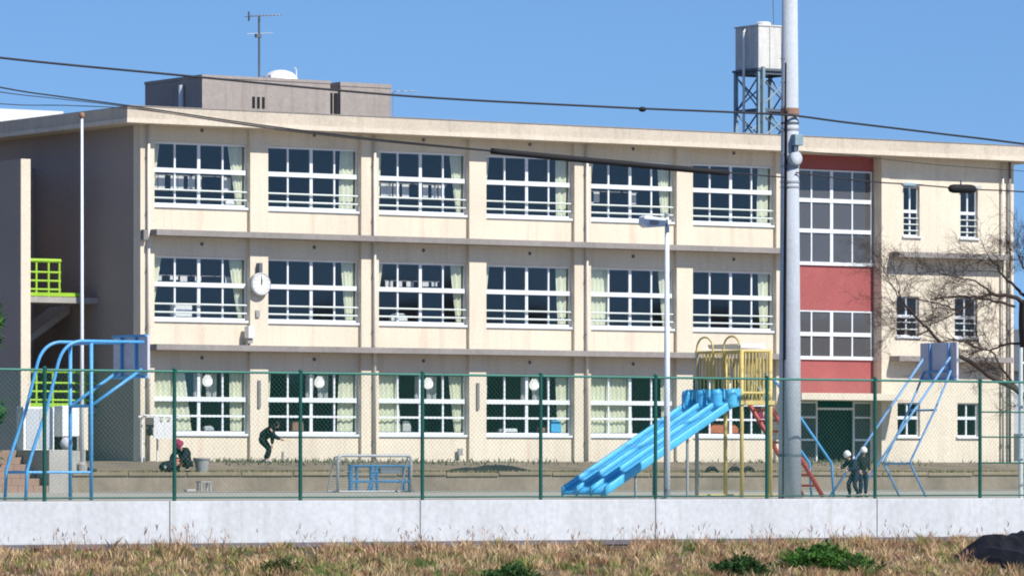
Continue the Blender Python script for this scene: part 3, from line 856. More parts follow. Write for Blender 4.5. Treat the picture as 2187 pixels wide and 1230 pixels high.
# ---------------------------------------------------------------- things seen in the classroom windows
def bay_x(b, f): return C0 + PITCH*b - WW/2 + WW*f
ords = ['first', 'second', 'third', 'fourth', 'fifth', 'sixth']
for b in range(4):
    x = bay_x(b, 0.63)
    l = thing('pendant_lamp', (x, V0+0.75, 4.5), 'white hanging lamp behind the %s ground-floor window from the left' % ords[b], 'lamp', 'hanging lamps on the ground floor')
    MB().lathe([(0.06, 0.16), (0.10, 0.12), (0.17, 0.0), (0.165, -0.12), (0.10, -0.20), (0.03, -0.22)], (x, V0+0.50, 4.66), 18).build('lamp_shade', M['lampglow'], l, smooth=True)
    MB().tube([(x, V0+0.50, 4.82), (x, V0+0.50, 5.2)], 0.012, 6).build('cord', M['black'], l)
def paper_row(b, fl, fs, z0, z1, hw):
    xs_ = [bay_x(b, f) for f in fs]
    t = thing('paper_row', (xs_[0], V0+0.62, FL[fl]+z0), 'row of pale papers on a string inside the %s %s window from the left' % (ords[b], ['', 'second-floor', 'third-floor'][fl]), 'papers', 'rows of papers in the classrooms')
    MB().tube([(xs_[0]-.2, V0+0.62, FL[fl]+z1+.02), (xs_[-1]+.2, V0+0.62, FL[fl]+z1+.02)], 0.006, 5).build('string', M['paper'], t)
    for x in xs_:
        w = hw*random.uniform(.8, 1.25)
        MB().box(x-w, x+w, V0+0.618, V0+0.622, FL[fl]+z0+random.uniform(-.04, .04), FL[fl]+z1).build('paper', M['paper'], t)
paper_row(0, 2, (.10,.17,.30,.37,.48,.56,.86), 1.38, 1.82, .11)
paper_row(2, 2, (.16,.22,.30,.40,.62,.72,.80), 1.38, 1.82, .11)
paper_row(4, 2, (.10,.16,.60), 1.42, 1.80, .16)
paper_row(0, 1, (.14,.30,.40,.55,.88), 2.10, 2.26, .13)
paper_row(2, 1, (.22,.33,.45,.62,.72), 2.10, 2.26, .13)
def sill_thing(name, b, fl, f0, f1, h, mat, label, cat, taper=0.8, dz=0.92, y=0.34, bev=0.02):
    x0, x1 = bay_x(b, f0), bay_x(b, f1); c = (x0+x1)/2; hw = (x1-x0)/2; z = FL[fl]+dz; y0 = V0 + y
    mb = MB(); d = 0.16
    vs = []
    for (s, zz) in ((1.0, z), (1.0, z+h*0.55), (taper, z+h)):
        vs += [(c-hw*s, y0-d/2*s, zz), (c+hw*s, y0-d/2*s, zz), (c+hw*s, y0+d/2*s, zz), (c-hw*s, y0+d/2*s, zz)]
    fs = [(0,3,2,1), (8,9,10,11)]
    for j in (0, 4):
        for i in range(4): fs.append((j+i, j+(i+1) % 4, j+4+(i+1) % 4, j+4+i))
    mb.add(vs, fs)
    return tag(mb.build_at(name, mat, (c, y0, z), bevel=bev), label, cat)
# a shelf inside carries the things on the window sills
for fl in range(3):
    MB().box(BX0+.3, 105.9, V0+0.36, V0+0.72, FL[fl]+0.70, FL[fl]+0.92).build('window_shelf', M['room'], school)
sill_thing('white_sheet_pile', 0, 1, .24, .45, .42, M['whitebox'], 'white angular board leaning in the first second-floor window from the left', 'board', 1.0, y=0.45)
sill_thing('white_box', 2, 1, .20, .38, .26, M['whitebox'], 'white boxes standing in the third second-floor window from the left', 'boxes', .6, y=0.45)
sill_thing('white_bag', 0, 2, .80, .90, .14, M['whitebox'], 'small white bundle on the sill of the first third-floor window', 'bundle', .6, y=0.45)
sill_thing('white_tray', 3, 0, .22, .42, .13, M['whitebox'], 'low white tray in the fourth ground-floor window from the left', 'tray', .9, y=0.45)
sill_thing('blue_bag', 3, 0, .80, .92, .42, M['slide'], 'bright blue bag in the fourth ground-floor window from the left', 'bag', .8, y=0.45)
sill_thing('tan_box', 3, 0, .66, .76, .17, M['rust'], 'small tan box beside the blue bag in the fourth ground-floor window', 'box', .9, y=0.45)
sill_thing('tan_carton', 1, 0, .32, .44, .34, M['rust'], 'tan carton in the second ground-floor window from the left', 'carton', .9, y=0.45)
sill_thing('white_cushion', 0, 0, .58, .68, .16, M['palecloth'], 'small pale bundle in the first ground-floor window from the left', 'bundle', .6, y=0.45)
sill_thing('white_bundle', 2, 0, .33, .42, .36, M['curtain2'], 'white cloth bundle beside the curtain in the third ground-floor window', 'bundle', .6, y=0.45)
sill_thing('red_cushion', 5, 0, .28, .62, .34, M['orange'], 'red and orange cloth heap in the window behind the play tower', 'cloth', .7, y=0.45)
sill_thing('maroon_bag', 5, 0, .84, .98, .5, M['maroon'], 'maroon bag in the window just left of the utility pole', 'bag', .7, y=0.45, dz=1.25)

# things on the landing of the outside stair
def box_thing(name, x0, x1, y0, y1, z0, z1, mat, label, cat, bev=0.015):
    return tag(MB().box(x0, x1, y0, y1, z0, z1).build_at(name, mat, ((x0+x1)/2, (y0+y1)/2, z0), bevel=bev), label, cat)
lv = 136.7
def uz(px0, px1, py0, py1): return U(px0, lv), U(px1, lv), Z(py1, px0, lv), Z(py0, px0, lv)
x0, x1, z0, z1 = uz(50, 116, 868, 958)
cb = thing('storage_cabinet', ((x0+x1)/2, lv, bz1), 'pale grey sliding-door cabinet at the foot of the outside stair', 'cabinet')
MB().box(x0, x1, lv, lv+0.45, bz1, z1).build('cabinet_body', M['whitebox'], cb, bevel=0.015)
for k in range(2): MB().box(x0+.1+(x1-x0-.14)/2*k, x0+.08+(x1-x0-.14)/2*(k+1), lv-.02, lv-.002, bz1+.06, z1-.06).build('cabinet_door', M['alu_grey'], cb)
x0, x1, z0, z1 = uz(129, 166, 866, 932)
bw = thing('white_locker', ((x0+x1)/2, lv, bz1), 'bright white box locker on short legs beside the flagpole foot', 'locker')
MB().box(x0, x1, lv-.12, lv+.4, z0, z1).build('locker_body', M['whitebox'], bw, bevel=0.03)
for x in (x0+.02, x1-.07): MB().box(x, x+.05, lv-.1, lv-.05, bz1, z0).build('leg', M['greybag'], bw)
MB().ball(((x0+x1)/2-.2, lv-.2, bz1+.2), .2, .16, .2).build('sack', M['palecloth'], bw, smooth=True)
x0, x1, z0, z1 = uz(169, 187, 868, 960)
box_thing('cream_partition', x0, x1, lv-.05, lv+.05, bz1, z1, M['cream'], 'narrow cream board standing behind the flagpole next to the white locker', 'board')

# drying rack with cloths, left end of the facade
ry = 142.2
rk = thing('drying_rack', (80.9, ry, 1.98), 'white tube drying rack at the left corner of the school front', 'drying rack')
rx0, rx1 = U(300, ry), U(372, ry); rz = Z(890, 330, ry)
for x in (rx0+.05, (rx0+rx1)/2, rx1-.03):
    MB().tube([(x, ry, 1.90), (x, ry, rz)], 0.035, 8).build('post', M['white'], rk)
MB().tube([(rx0-.08, ry, rz), (rx1, ry, rz)], 0.03, 8).build('top_bar', M['white'], rk)
MB().tube([(rx0-.08, ry-.35, rz+.05), (rx1, ry-.35, rz-.02)], 0.025, 8).build('top_bar', M['white'], rk)
for x in (rx0+.05, rx1-.03): MB().tube([(x, ry, rz), (x, ry-.37, rz+.02)], 0.02, 8).build('arm', M['white'], rk)
def hang(name, pts_top, z_bot, y, mat, label, nz=6):
    mb = MB(); n = len(pts_top)
    for j in range(nz+1):
        t = j/nz
        for i, (x, z) in enumerate(pts_top):
            mb.v.append((x + 0.01*math.sin(7*t+i), y + 0.006*math.sin(i*1.7 + t), z + (z_bot + 0.02*math.sin(i*2.1) - z)*t))
    for j in range(nz):
        for i in range(n-1): mb.f.append((j*n+i, j*n+i+1, (j+1)*n+i+1, (j+1)*n+i))
    o = mb.build_at(name, mat, (pts_top[0][0], y, z_bot))
    s = o.modifiers.new('thickness', 'SOLIDIFY'); s.thickness = 0.012
    return tag(o, label, 'cloth')
xa, xb = U(328, ry-.37), U(371, ry-.37); zt = rz + .02
L_ = xb - xa
hang('white_cloth', [(xa, zt-.08), (xa+.12*L_, zt), (xa+.25*L_, zt-.03), (xa+.33*L_, zt-.22), (xa+.42*L_, zt-.20), (xa+.50*L_, zt), (xa+.58*L_, zt-.02),
     (xa+.66*L_, zt-.20), (xa+.76*L_, zt-.18), (xa+.88*L_, zt), (xb, zt-.03)], Z(937, 350, ry-.37), ry-.37, M['whitecloth'], 'white cloths hanging with notched top on the drying rack')
xa, xb = U(311, ry-.02), U(328, ry-.02)
hang('dark_towel', [(xa+(xb-xa)*i/5, rz-.02) for i in range(6)], Z(930, 320, ry), ry-.05, M['darkcloth'], 'dark towel hanging at the left of the white cloths on the rack')

# ---------------------------------------------------------------- yard: hoops, goal, light pole, play tower
def arc_pts(p0, p1, p2, n=8):
    p0, p1, p2 = Vector(p0), Vector(p1), Vector(p2)
    return [p0*(1-t)**2 + p1*2*t*(1-t) + p2*t*t for t in [i/n for i in range(n+1)]]

h1 = thing('basketball_hoop', (52.2, 96.4, YARD), 'blue tubular basketball stand with curved arms at the far left behind the fence', 'basketball stand')
HV0, HV1 = 96.0, 96.95
for hv in (HV0, HV1):
    arm = [(50.62, hv, YARD), (50.65, hv, 1.66), (50.81, hv, 2.14), (51.13, hv, 2.98), (51.38, hv, 3.88)] + arc_pts((51.38, hv, 3.88), (51.50, hv, 4.40), (51.95, hv, 4.44), 7)[1:] + [(53.5, hv, 4.44)]
    MB().tube(arm, 0.037, 10).build('curved_arm', M['blue'], h1, smooth=True)
    MB().tube([(52.21, hv, YARD), (52.21, hv, 4.40)], 0.041, 10).build('post', M['blue'], h1, smooth=True)
    MB().tube([(52.21, hv, 3.05), (53.45, hv, 3.85)], 0.036, 8).build('brace', M['blue'], h1, smooth=True)
for (x, z) in ((50.72, 1.62), (52.21, 3.05), (52.21, 4.40)):
    MB().tube([(x, HV0, z), (x, HV1, z)], 0.034, 8).build('cross_tube', M['blue'], h1)
MB().tube([(50.66, HV0, 1.62), (52.21, HV0, 1.62)], 0.028, 8).build('stretcher', M['blue'], h1)
bd = MB().box(53.55, 53.61, 95.92, 97.45, 3.66, 4.60).build('backboard', M['board'], h1)
for z in (3.66, 4.56): MB().box(53.50, 53.548, 95.92, 97.45, z, z+0.05).build('board_frame', M['blue'], bd)
for y in (96.35, 97.0): MB().box(53.49, 53.545, y, y+.05, 3.71, 4.56).build('board_frame', M['blue'], bd)
rim = [(53.85 + .22*math.cos(a), 96.68 + .22*math.sin(a), 3.85) for a in [2*math.pi*i/20 for i in range(21)]]
MB().tube(rim, 0.01, 6).build('rim', M['rust'], h1)

h2 = thing('basketball_hoop', (76.4, 98.5, YARD), 'blue tubular basketball stand with kinked legs at the right, below the bare tree', 'basketball stand')
for hv in (98.0, 99.05):
    MB().tube([(76.52, hv, YARD), (76.07, hv, 1.78), (76.05, hv, 1.90), (76.80, hv, 3.15), (77.30, hv, 4.12)], 0.028, 10).build('kinked_leg', M['blue3'], h2, smooth=True)
    MB().tube([(77.28, hv, 4.45), (74.36, hv, YARD)], 0.03, 10).build('stay', M['blue3'], h2, smooth=True)
for (x, z) in ((76.85, 3.15), (76.05, 1.84), (77.3, 4.1)):
    MB().tube([(x, 98.0, z), (x, 99.05, z)], 0.026, 8).build('cross_tube', M['blue3'], h2)
bd = MB().box(77.36, 77.42, 97.85, 99.3, 3.88, 4.82).build('backboard', M['board'], h2)
for y in (98.1, 98.85): MB().box(77.30, 77.355, y, y+.05, 3.9, 4.8).build('board_frame', M['blue3'], bd)
for z in (3.9,): MB().box(77.31, 77.356, 97.87, 99.28, z, z+.04).build('board_frame', M['blue3'], bd)
rim = [(77.68 + .22*math.cos(a), 98.58 + .22*math.sin(a), 4.02) for a in [2*math.pi*i/20 for i in range(21)]]
MB().tube(rim, 0.01, 6).build('rim', M['rust'], h2)

# mini goal with net, and a blue stand behind it
g = thing('mini_goal', (80.4, 130, YARD), 'low grey framed mini goal with a pale net in front of the terrace', 'goal')
gx0, gx1, gz = 79.12, 81.72, 2.13
MB().tube([(gx0, 130, YARD)] + [(gx0, 130, gz-.15)] + arc_pts((gx0, 130, gz-.15), (gx0, 130, gz), (gx0+.15, 130, gz), 5)[1:] + [(gx1-.15, 130, gz)] +
          arc_pts((gx1-.15, 130, gz), (gx1, 130, gz), (gx1, 130, gz-.15), 5)[1:] + [(gx1, 130, YARD)], 0.045, 10).build('front_frame', M['steel'], g, smooth=True)
for x in (gx0, gx1):
    MB().tube([(x, 130, gz-.03), (x, 130.2, gz-.05), (x, 130.6, YARD+.03), (x, 130, YARD+.03)], 0.026, 8).build('side_frame', M['steel'], g)
MB().tube([(gx0, 130.6, YARD+.03), (gx1, 130.6, YARD+.03)], 0.026, 8).build('back_bar', M['steel'], g)
nt_ = MB()
for i in range(1, 26):
    x = gx0 + (gx1-gx0)*i/26
    nt_.tube([(x, 130.02, gz-.03), (x, 130.2, gz-.06), (x, 130.6, YARD+.04)], 0.004, 4, cap=False)
for j in range(1, 12):
    t = j/12
    y, z = 130.2 + .4*t, gz-.06 + (YARD+.04-gz+.06)*t
    nt_.tube([(gx0, y, z), (gx1, y, z)], 0.004, 4, cap=False)
tag(nt_.build('net', M['steel'], g, fix=False), kind='stuff')
s = thing('equipment_stand', (81.2, 132.3, YARD), 'blue steel equipment stand seen through the mini goal net', 'equipment stand')
for x, r_ in ((80.80, .075), (81.02, .05), (81.55, .065), (81.75, .05), (82.72, .045), (82.95, .065)):
    MB().tube([(x, 132.0, YARD), (x+.02, 132.05, 1.86)], r_, 8).build('upright', M['blue2'], s)
for z in (1.82, 1.35): MB().tube([(80.80, 132.02, z), (82.95, 132.02, z)], 0.04, 8).build('rail', M['blue2'], s)
MB().tube([(81.75, 132.0, 1.8), (81.4, 132.0, YARD)], 0.05, 8).build('brace', M['blue2'], s)
MB().box(81.85, 82.6, 131.95, 132.15, 1.60, 1.76).build('tray', M['darksteel'], s)
MB().box(80.7, 83.05, 131.9, 132.5, YARD, YARD+.05).build('foot', M['darksteel'], s)

# floodlight pole
lp = thing('floodlight_pole', (66.31, 94.5, YARD), 'slim white floodlight pole in front of the blue slide', 'lamp post')
MB().tube([(66.31, 94.5, YARD), (66.31, 94.5, 3.5), (66.31, 94.5, 7.45)], [0.075, 0.068, 0.05], 12).build('pole', M['alu'], lp, smooth=True)
MB().box(66.20, 66.42, 94.42, 94.62, YARD, YARD+.02).build('base_plate', M['steel'], lp)
hd = MB().prism([(65.60, 7.24), (65.60, 7.42), (65.68, 7.46), (66.20, 7.40), (66.20, 7.22), (65.70, 7.18)], 94.38, 94.62, 'xz').build('lamp_head', M['alu'], lp, bevel=0.015)
MB().box(65.75, 65.98, 94.35, 94.378, 7.25, 7.35).build('lamp_lens', M['greybag'], hd)
MB().box(66.2, 66.3, 94.44, 94.56, 7.27, 7.38).build('arm', M['darksteel'], lp)
MB().lathe([(0.06, 0), (0.06, .06), (.02, .09)], (66.31, 94.5, 7.45), 10).build('cap', M['steel'], lp)
MB().tube([(66.22, 94.44, YARD), (66.22, 94.44, 2.9)], 0.035, 8).build('pole_shade_strip', M['darksteel'], lp)  # dark strip imitating the shade down the pole's left side

# play tower with double slide
TX0, TX1, TY0, TY1 = 70.95, 71.80, 98.0, 99.85
PZ = 3.34
pt = thing('play_tower', (71.4, 98.9, YARD), 'yellow barred play tower with twin blue slide and red ladder', 'play tower')
for x in (TX0, TX1):
    for y in (TY0, TY1): MB().tube([(x, y, YARD), (x, y, 4.55)], 0.05, 10).build('leg', M['yellow'] if (x == TX0 and y == TY0) or x == TX1 else M['steel'], pt, smooth=True)
MB().box(TX0-.08, TX1+.08, TY0-.08, TY1+.08, PZ-.10, PZ).build('platform', M['yellow'], pt)
for z in (4.52, 3.52):
    for y in (TY0, TY1): MB().tube([(TX0, y, z), (TX1, y, z)], 0.032, 8).build('cage_rail', M['yellow'], pt)
    MB().tube([(TX1, TY0, z), (TX1, TY1, z)], 0.032, 8).build('cage_rail', M['yellow'], pt)
MB().tube([(TX0, TY0, 4.52), (TX0, TY1, 4.52)], 0.032, 8).build('cage_rail', M['yellow'], pt)
for i in range(1, 8):
    x = TX0 + (TX1-TX0)*i/8
    for y in (TY0, TY1): MB().tube([(x, y, PZ), (x, y, 4.52)], 0.017, 6).build('cage_bar', M['yellow'], pt)
for i in range(1, 14):
    y = TY0 + (TY1-TY0)*i/14
    MB().tube([(TX1, y, PZ), (TX1, y, 4.52)], 0.017, 6).build('cage_bar', M['yellow'], pt)
for i in (3, 4, 5, 9, 10, 11):
    y = TY0 + (TY1-TY0)*i/14
    MB().tube([(TX0, y, 3.85), (TX0, y, 4.52)], 0.017, 6).build('cage_bar', M['yellow'], pt)
for yc in (TY0 + .37, TY1 - .37):      # hoop arches over the two slide entries
    pts = [(TX0-.03, yc-.34, PZ)] + [(TX0-.03, yc - .34*math.cos(a), 4.58 + .30*math.sin(a)) for a in [math.pi*i/10 for i in range(11)]] + [(TX0-.03, yc+.34, PZ)]
    MB().tube(pts, 0.024, 8).build('entry_arch', M['yellow'], pt, smooth=True)
MB().prism([(TX0+.1, 4.70), (TX1+.05, 4.72), (TX1+.1, 4.60), (TX0+.15, 4.60)], TY0+.3, TY1-.3, 'xz').build('shade_board', M['white'], pt)
MB().box(TX0-.03, TX1+.35, TY0-.03, TY0+.03, YARD+.01, YARD+.07).build('base_frame', M['yellow'], pt)
MB().box(TX0-.03, TX1+.35, TY1-.03, TY1+.03, YARD+.01, YARD+.07).build('base_frame', M['yellow'], pt)
# slide chutes: profile in x-z, bed and rounded side walls
def slide_z(x):
    t = (TX0 - .05 - x) / (TX0 - .05 - 67.0)          # 0 at the top, 1 at the foot
    z = PZ + 0.02 - (PZ - YARD - 0.10)*t
    if t > 0.95: z = max(z, YARD + 0.10)
    return z
xs = [TX0 - .05 - (TX0 - .05 - 67.0)*i/26 for i in range(27)]
for lane, (ya, yb) in enumerate(((98.02, 98.62), (98.62, 99.22), (99.22, 99.82))):
    bed = MB()
    n = 7; yb_, ya_ = yb - .056, ya + .056
    for x in xs:
        z = slide_z(x)
        for k in range(n):
            s_ = k/(n-1); y = ya_ + (yb_-ya_)*s_
            bed.v.append((x, y, z + 0.05*(2*s_-1)**4))
        for k in range(n):
            s_ = 1-k/(n-1); y = ya_ + (yb_-ya_)*s_
            bed.v.append((x, y, z - 0.05))
    m_ = 2*n
    for i in range(len(xs)-1):
        for k in range(m_): bed.f.append((i*m_+k, i*m_+(k+1) % m_, (i+1)*m_+(k+1) % m_, (i+1)*m_+k))
    bed.f.append(tuple(range(m_))); bed.f.append(tuple((len(xs)-1)*m_+k for k in range(m_)))
    chute = bed.build('slide_chute', M['slide'], pt, smooth=True)
    for y in ((ya, yb) if lane == 2 else (ya,)):
        w_ = MB(); k6 = 12
        for x in xs:
            z = slide_z(x) + .035
            for k in range(k6):                          # rounded-top plank section
                a = 2*math.pi*k/k6; ca_, sa_ = math.cos(a), math.sin(a)
                w_.v.append((x, y + .05*math.copysign(abs(ca_)**.5, ca_), z + .115*math.copysign(abs(sa_)**.5, sa_)))
        for i in range(len(xs)-1):
            for k in range(k6): w_.f.append((i*k6+k, i*k6+(k+1) % k6, (i+1)*k6+(k+1) % k6, (i+1)*k6+k))
        w_.f.append(tuple(range(k6))); w_.f.append(tuple((len(xs)-1)*k6+k for k in range(k6)))
        w_.build('side_wall', M['slide'], chute, smooth=True)
        yy = y
        gd = MB()                                        # tall rounded cheek at the slide entry
        gd.lathe([(.05, -.26), (.12, -.24), (.14, -.18), (.145, 0), (.14, .10), (.12, .16), (.06, .185)], (TX0-.30, yy, 3.42), 16)
        gd.box(TX0-.30, TX0-.02, yy-.04, yy+.04, 3.2, 3.62)
        gd.build('entry_cheek', M['slide'], chute, smooth=False)
for x, z in ((69.5, 2.5), (68.0, 1.7)):
    for y in (98.2, 99.6): MB().tube([(x, y, YARD), (x, y, slide_z(x)-.04)], 0.035, 8).build('slide_prop', M['steel'], pt)
# red ladder on the far side, with blue handrails
for y in (98.25, 99.05):
    MB().tube([(TX1+.05, y, PZ+.05), (73.55, y, YARD+.02)], 0.055, 10).build('ladder_rail', M['redpaint'], pt, smooth=True)
for k in range(1, 9):
    t = k/9; x = TX1+.05 + (73.55-TX1-.05)*t; z = PZ+.05 + (YARD+.02-PZ-.05)*t
    MB().tube([(x, 98.25, z), (x, 99.05, z)], 0.03, 8).build('rung', M['redpaint'], pt)
for y in (98.2, 99.1):
    MB().tube([(TX1, y, 4.0), (TX1+.35, y, 3.75), (73.78, y, 1.85), (73.85, y, YARD)], 0.032, 8).build('handrail', M['blue'], pt, smooth=True)
# tyres half sunk in the terrace ground
for i, (px_, d) in enumerate(((1520, 0.0), (1573, .1), (1598, .0))):
    x = U(px_, 134.8)
    ty = thing('half_buried_tyre', (x, 134.8 + d, TERR), ['black tyre half sunk in the terrace, left one under the play tower',
               'black tyre half sunk in the terrace, middle one of three', 'black tyre half sunk in the terrace, right one beside the yellow leg'][i], 'tyre', 'tyres sunk in the terrace')
    pts = [(x + .20*math.cos(a), 134.8 + d, TERR - .03 + .17*math.sin(a)) for a in [math.pi*i2/14 for i2 in range(-1, 16)]]
    MB().tube(pts, 0.075, 10).build('tyre_arch', M['black'], ty, smooth=True)
    MB().box(x-.15, x+.15, 134.76+d, 134.84+d, TERR-.05, TERR+.05).build('soil_fill', M['earth'], ty)

# ---------------------------------------------------------------- utility pole and overhead cables
PX, PYV = 69.055, 93.5
up = thing('utility_pole', (PX, PYV, YARD), 'thick pale concrete utility pole rising past the roof behind the fence', 'utility pole')
MB().tube([(PX, PYV, 0.5), (PX, PYV, 5), (PX, PYV, 14.5)], [0.270, 0.240, 0.160], 28).build('pole_shaft', M['pole'], up, smooth=True)
def pole_r(z): return 0.276 - (z-0.5)*0.0081
def band(z, h, mat, extra=0.012, name='band'):
    MB().lathe([(pole_r(z)+extra, 0), (pole_r(z)+extra, h)], (PX, PYV, z), 24).build(name, mat, up)
band(9.83, 0.14, M['rust'], 0.015); band(9.60, 0.05, M['darksteel']); band(9.46, 0.05, M['steel']); band(8.60, 0.06, M['steel']); band(8.25, 0.05, M['steel']); band(8.14, 0.04, M['steel'])
band(1.98, 0.05, M['darksteel'], 0.008)
MB().box(PX-.10, PX+.14, PYV-.34, PYV-.12, 9.10, 9.36).build('junction_box', M['bluesteel'], up, bevel=0.02)
MB().box(PX-.09, PX-.02, PYV-.30, PYV-.17, 8.75, 9.35).build('bracket', M['darksteel'], up)
MB().lathe([(0.0, -0.06), (0.13, -0.05), (0.165, -0.02), (0.165, 0.10)], (PX-.02, PYV-.27, 8.80), 18, 'y').build('round_cover', M['pole'], up, smooth=True)
MB().tube([(PX-.25, PYV-.08, 1.0), (PX-.225, PYV-.08, 5), (PX-.175, PYV-.08, 11)], 0.022, 8).build('riser_cable', M['cable'], up)
MB().tube([(PX-.225, PYV-.13, 4.2), (PX-.18, PYV-.13, 9.9)], 0.016, 8).build('riser_cable', M['cable'], up)
for k in range(5):
    z = 8.9 + .55*k
    MB().tube([(PX-.30, PYV-.05, z), (PX-.1, PYV-.05, z)], 0.016, 6).build('foot_bolt', M['darksteel'], up)

CV = PYV - 0.25
def catmull(pts, n=10):
    pts = [Vector(p) for p in pts]
    P_ = [pts[0]*2 - pts[1]] + pts + [pts[-1]*2 - pts[-2]]
    out = []
    for i in range(1, len(P_)-2):
        p0, p1, p2, p3 = P_[i-1:i+3]
        for k in range(n):
            t = k/n
            out.append(0.5*((2*p1) + (p2-p0)*t + (2*p0-5*p1+4*p2-p3)*t*t + (3*p1-p0-3*p2+p3)*t**3))
    out.append(pts[-1])
    return out
def cable(name, pix, r, label, v=CV, mat='cable', lumps=True):
    pts = catmull([at(x, y, v) for x, y in pix], 14)
    o = MB().tube(pts, r, 6).build_at(name, M[mat], pts[0], smooth=True)
    return tag(o, label, 'cable')
top = cable('overhead_cable', [(-700, 30), (-300, 85), (10, 125), (370, 160), (860, 205), (1300, 229), (1560, 240), (1690, 247), (1800, 261), (2000, 285), (2187, 308), (2500, 352)], 0.026, 'uppermost black cable crossing the sky and rooftop rooms to the pole')
c2 = cable('overhead_cable', [(-700, 40), (-300, 125), (0, 187), (130, 207), (272, 226), (560, 268), (800, 297), (1050, 322), (1300, 346), (1555, 369), (1675, 379)], 0.017, 'lower cable running from the left edge along the eaves into the black sleeve')
c3 = cable('overhead_cable', [(-700, 75), (-300, 150), (0, 197), (130, 212), (272, 229), (560, 273), (800, 301), (1050, 324)], 0.010, 'thin wire just under the lower cable at the upper left', v=CV+.1)
c4 = cable('overhead_cable', [(-700, 140), (-300, 190), (0, 222), (150, 226), (300, 235), (560, 271), (800, 299), (1050, 323)], 0.010, 'lowest thin wire meeting the other cables over the roof corner', v=CV+.18)
c5 = cable('overhead_cable', [(1700, 369), (1800, 382), (1880, 390), (1945, 394), (2030, 401), (2085, 405), (2187, 410), (2500, 432)], 0.017, 'cable from the pole to the black splice case at the right')
c6 = cable('overhead_cable', [(1700, 322), (1850, 336), (2000, 352), (2187, 366), (2500, 392)], 0.008, 'faint thin wire leaving the pole to the right under the fascia', v=CV+.1)
sl = tag(MB().tube(catmull([at(1050, 323, CV), at(1300, 347, CV), at(1555, 370, CV)], 12), 0.068, 12).build_at('cable_sleeve', M['black'], at(1050, 323, CV), smooth=True), 'long thick black sleeve around the cable before the third-floor windows', 'cable sleeve')
cs = thing('splice_case', at(2055, 403, CV), 'fat black splice case hanging on the cable at the right', 'splice case')
a_, b_ = at(2026, 403, CV), at(2084, 404, CV)
MB().tube([a_, a_*.93+b_*.07, a_*.8+b_*.2, a_*.2+b_*.8, a_*.07+b_*.93, b_], [.03, .085, .105, .105, .085, .03], 14).build('case', M['black'], cs, smooth=True)
MB().tube([a_*.55+b_*.45+Vector((0,0,.1)), a_*.55+b_*.45+Vector((0,0,.2))], .02, 6).build('hanger', M['darksteel'], cs)
cs2 = thing('cable_clamp', at(1941, 394, CV), 'small grey clamp on the cable above the narrow third-floor window', 'cable clamp')
a_, b_ = at(1926, 395, CV), at(1956, 396, CV)
MB().tube([a_, a_*.8+b_*.2, a_*.2+b_*.8, b_], [.02, .055, .055, .02], 10).build('clamp_body', M['bluesteel'], cs2, smooth=True)
MB().tube([at(1941, 400, CV), at(1943, 425, CV)], .02, 6).build('drop_wire', M['bluesteel'], cs2)
ck = tag(MB().ball(at(1372, 234, CV), .10, .06, .06).build_at('cable_knot', M['black'], at(1372, 234, CV), smooth=True), 'small black clamp knob on the uppermost cable left of the tank', 'cable clamp')

# ---------------------------------------------------------------- bare tree at the right
tr = thing('bare_tree', at(2215, 1060, 101), 'bare dark tree spreading twigs in from the right edge', 'tree')
TVv = 101.0
trunk_px = [(2242, 1075), (2230, 960), (2214, 860), (2202, 780), (2193, 700), (2192, 640)]
MB().tube(catmull([at(x, y, TVv) for x, y in trunk_px], 6), [0.32 - 0.14*i/(6*5) for i in range(31)], 14).build('trunk', M['bark'], tr, smooth=True)
limbs = [([(2192, 650), (2165, 634), (2120, 628), (2090, 634), (2035, 632), (1990, 640)], .085, .02, 0.0),
         ([(2165, 655), (2128, 645), (2085, 640), (2050, 665), (1990, 692), (1955, 700)], .05, .012, -.4),
         ([(2222, 905), (2187, 845), (2120, 805), (2070, 772), (2020, 740), (1985, 705), (1955, 675), (1925, 640), (1918, 605)], .11, .014, -.6),
         ([(2187, 845), (2150, 800), (2125, 758), (2105, 745), (2060, 760)], .055, .012, .3),
         ([(2192, 640), (2165, 610), (2140, 585), (2125, 565), (2112, 550)], .06, .012, .5),
         ([(2192, 640), (2194, 600), (2186, 570), (2176, 545)], .07, .014, -.2),
         ([(2192, 735), (2150, 735), (2115, 748), (2080, 742), (2040, 725), (2000, 735)], .045, .01, .7),
         ([(2120, 628), (2085, 600), (2040, 592), (2000, 580), (1960, 585)], .035, .008, -.3),
         ([(1985, 705), (1950, 715), (1915, 705), (1890, 690)], .03, .007, -.2),
         ([(2050, 665), (2010, 650), (1960, 640), (1915, 645), (1888, 632)], .028, .007, .2),
         ([(1925, 640), (1905, 610), (1885, 570)], .02, .006, .1),
         ([(2192, 660), (2260, 600), (2330, 540), (2400, 470)], .14, .03, .4),
         ([(2192, 690), (2250, 640), (2330, 610), (2420, 590)], .10, .02, -.6)]
tw_ = MB()
def twig(p, d, L, r, depth):
    pts = [p]; n = 4
    for i in range(n):
        d = (d + Vector((random.uniform(-.35, .35), random.uniform(-.35, .35), random.uniform(-.34, .34)))).normalized()
        pts.append(pts[-1] + d*L/n)
    tw_.tube(pts, [r*(1-.65*i/n) for i in range(n+1)], 4, cap=False)
    if depth > 0:
        for i in range(1, n+1):
            for _ in range(2 if random.random() < .6 else 1):
                q = (d + Vector((random.uniform(-1, .8), random.uniform(-1, 1), random.uniform(-.8, .9)))).normalized()
                twig(pts[i], q, L*random.uniform(.4, .7), r*.6, depth-1)
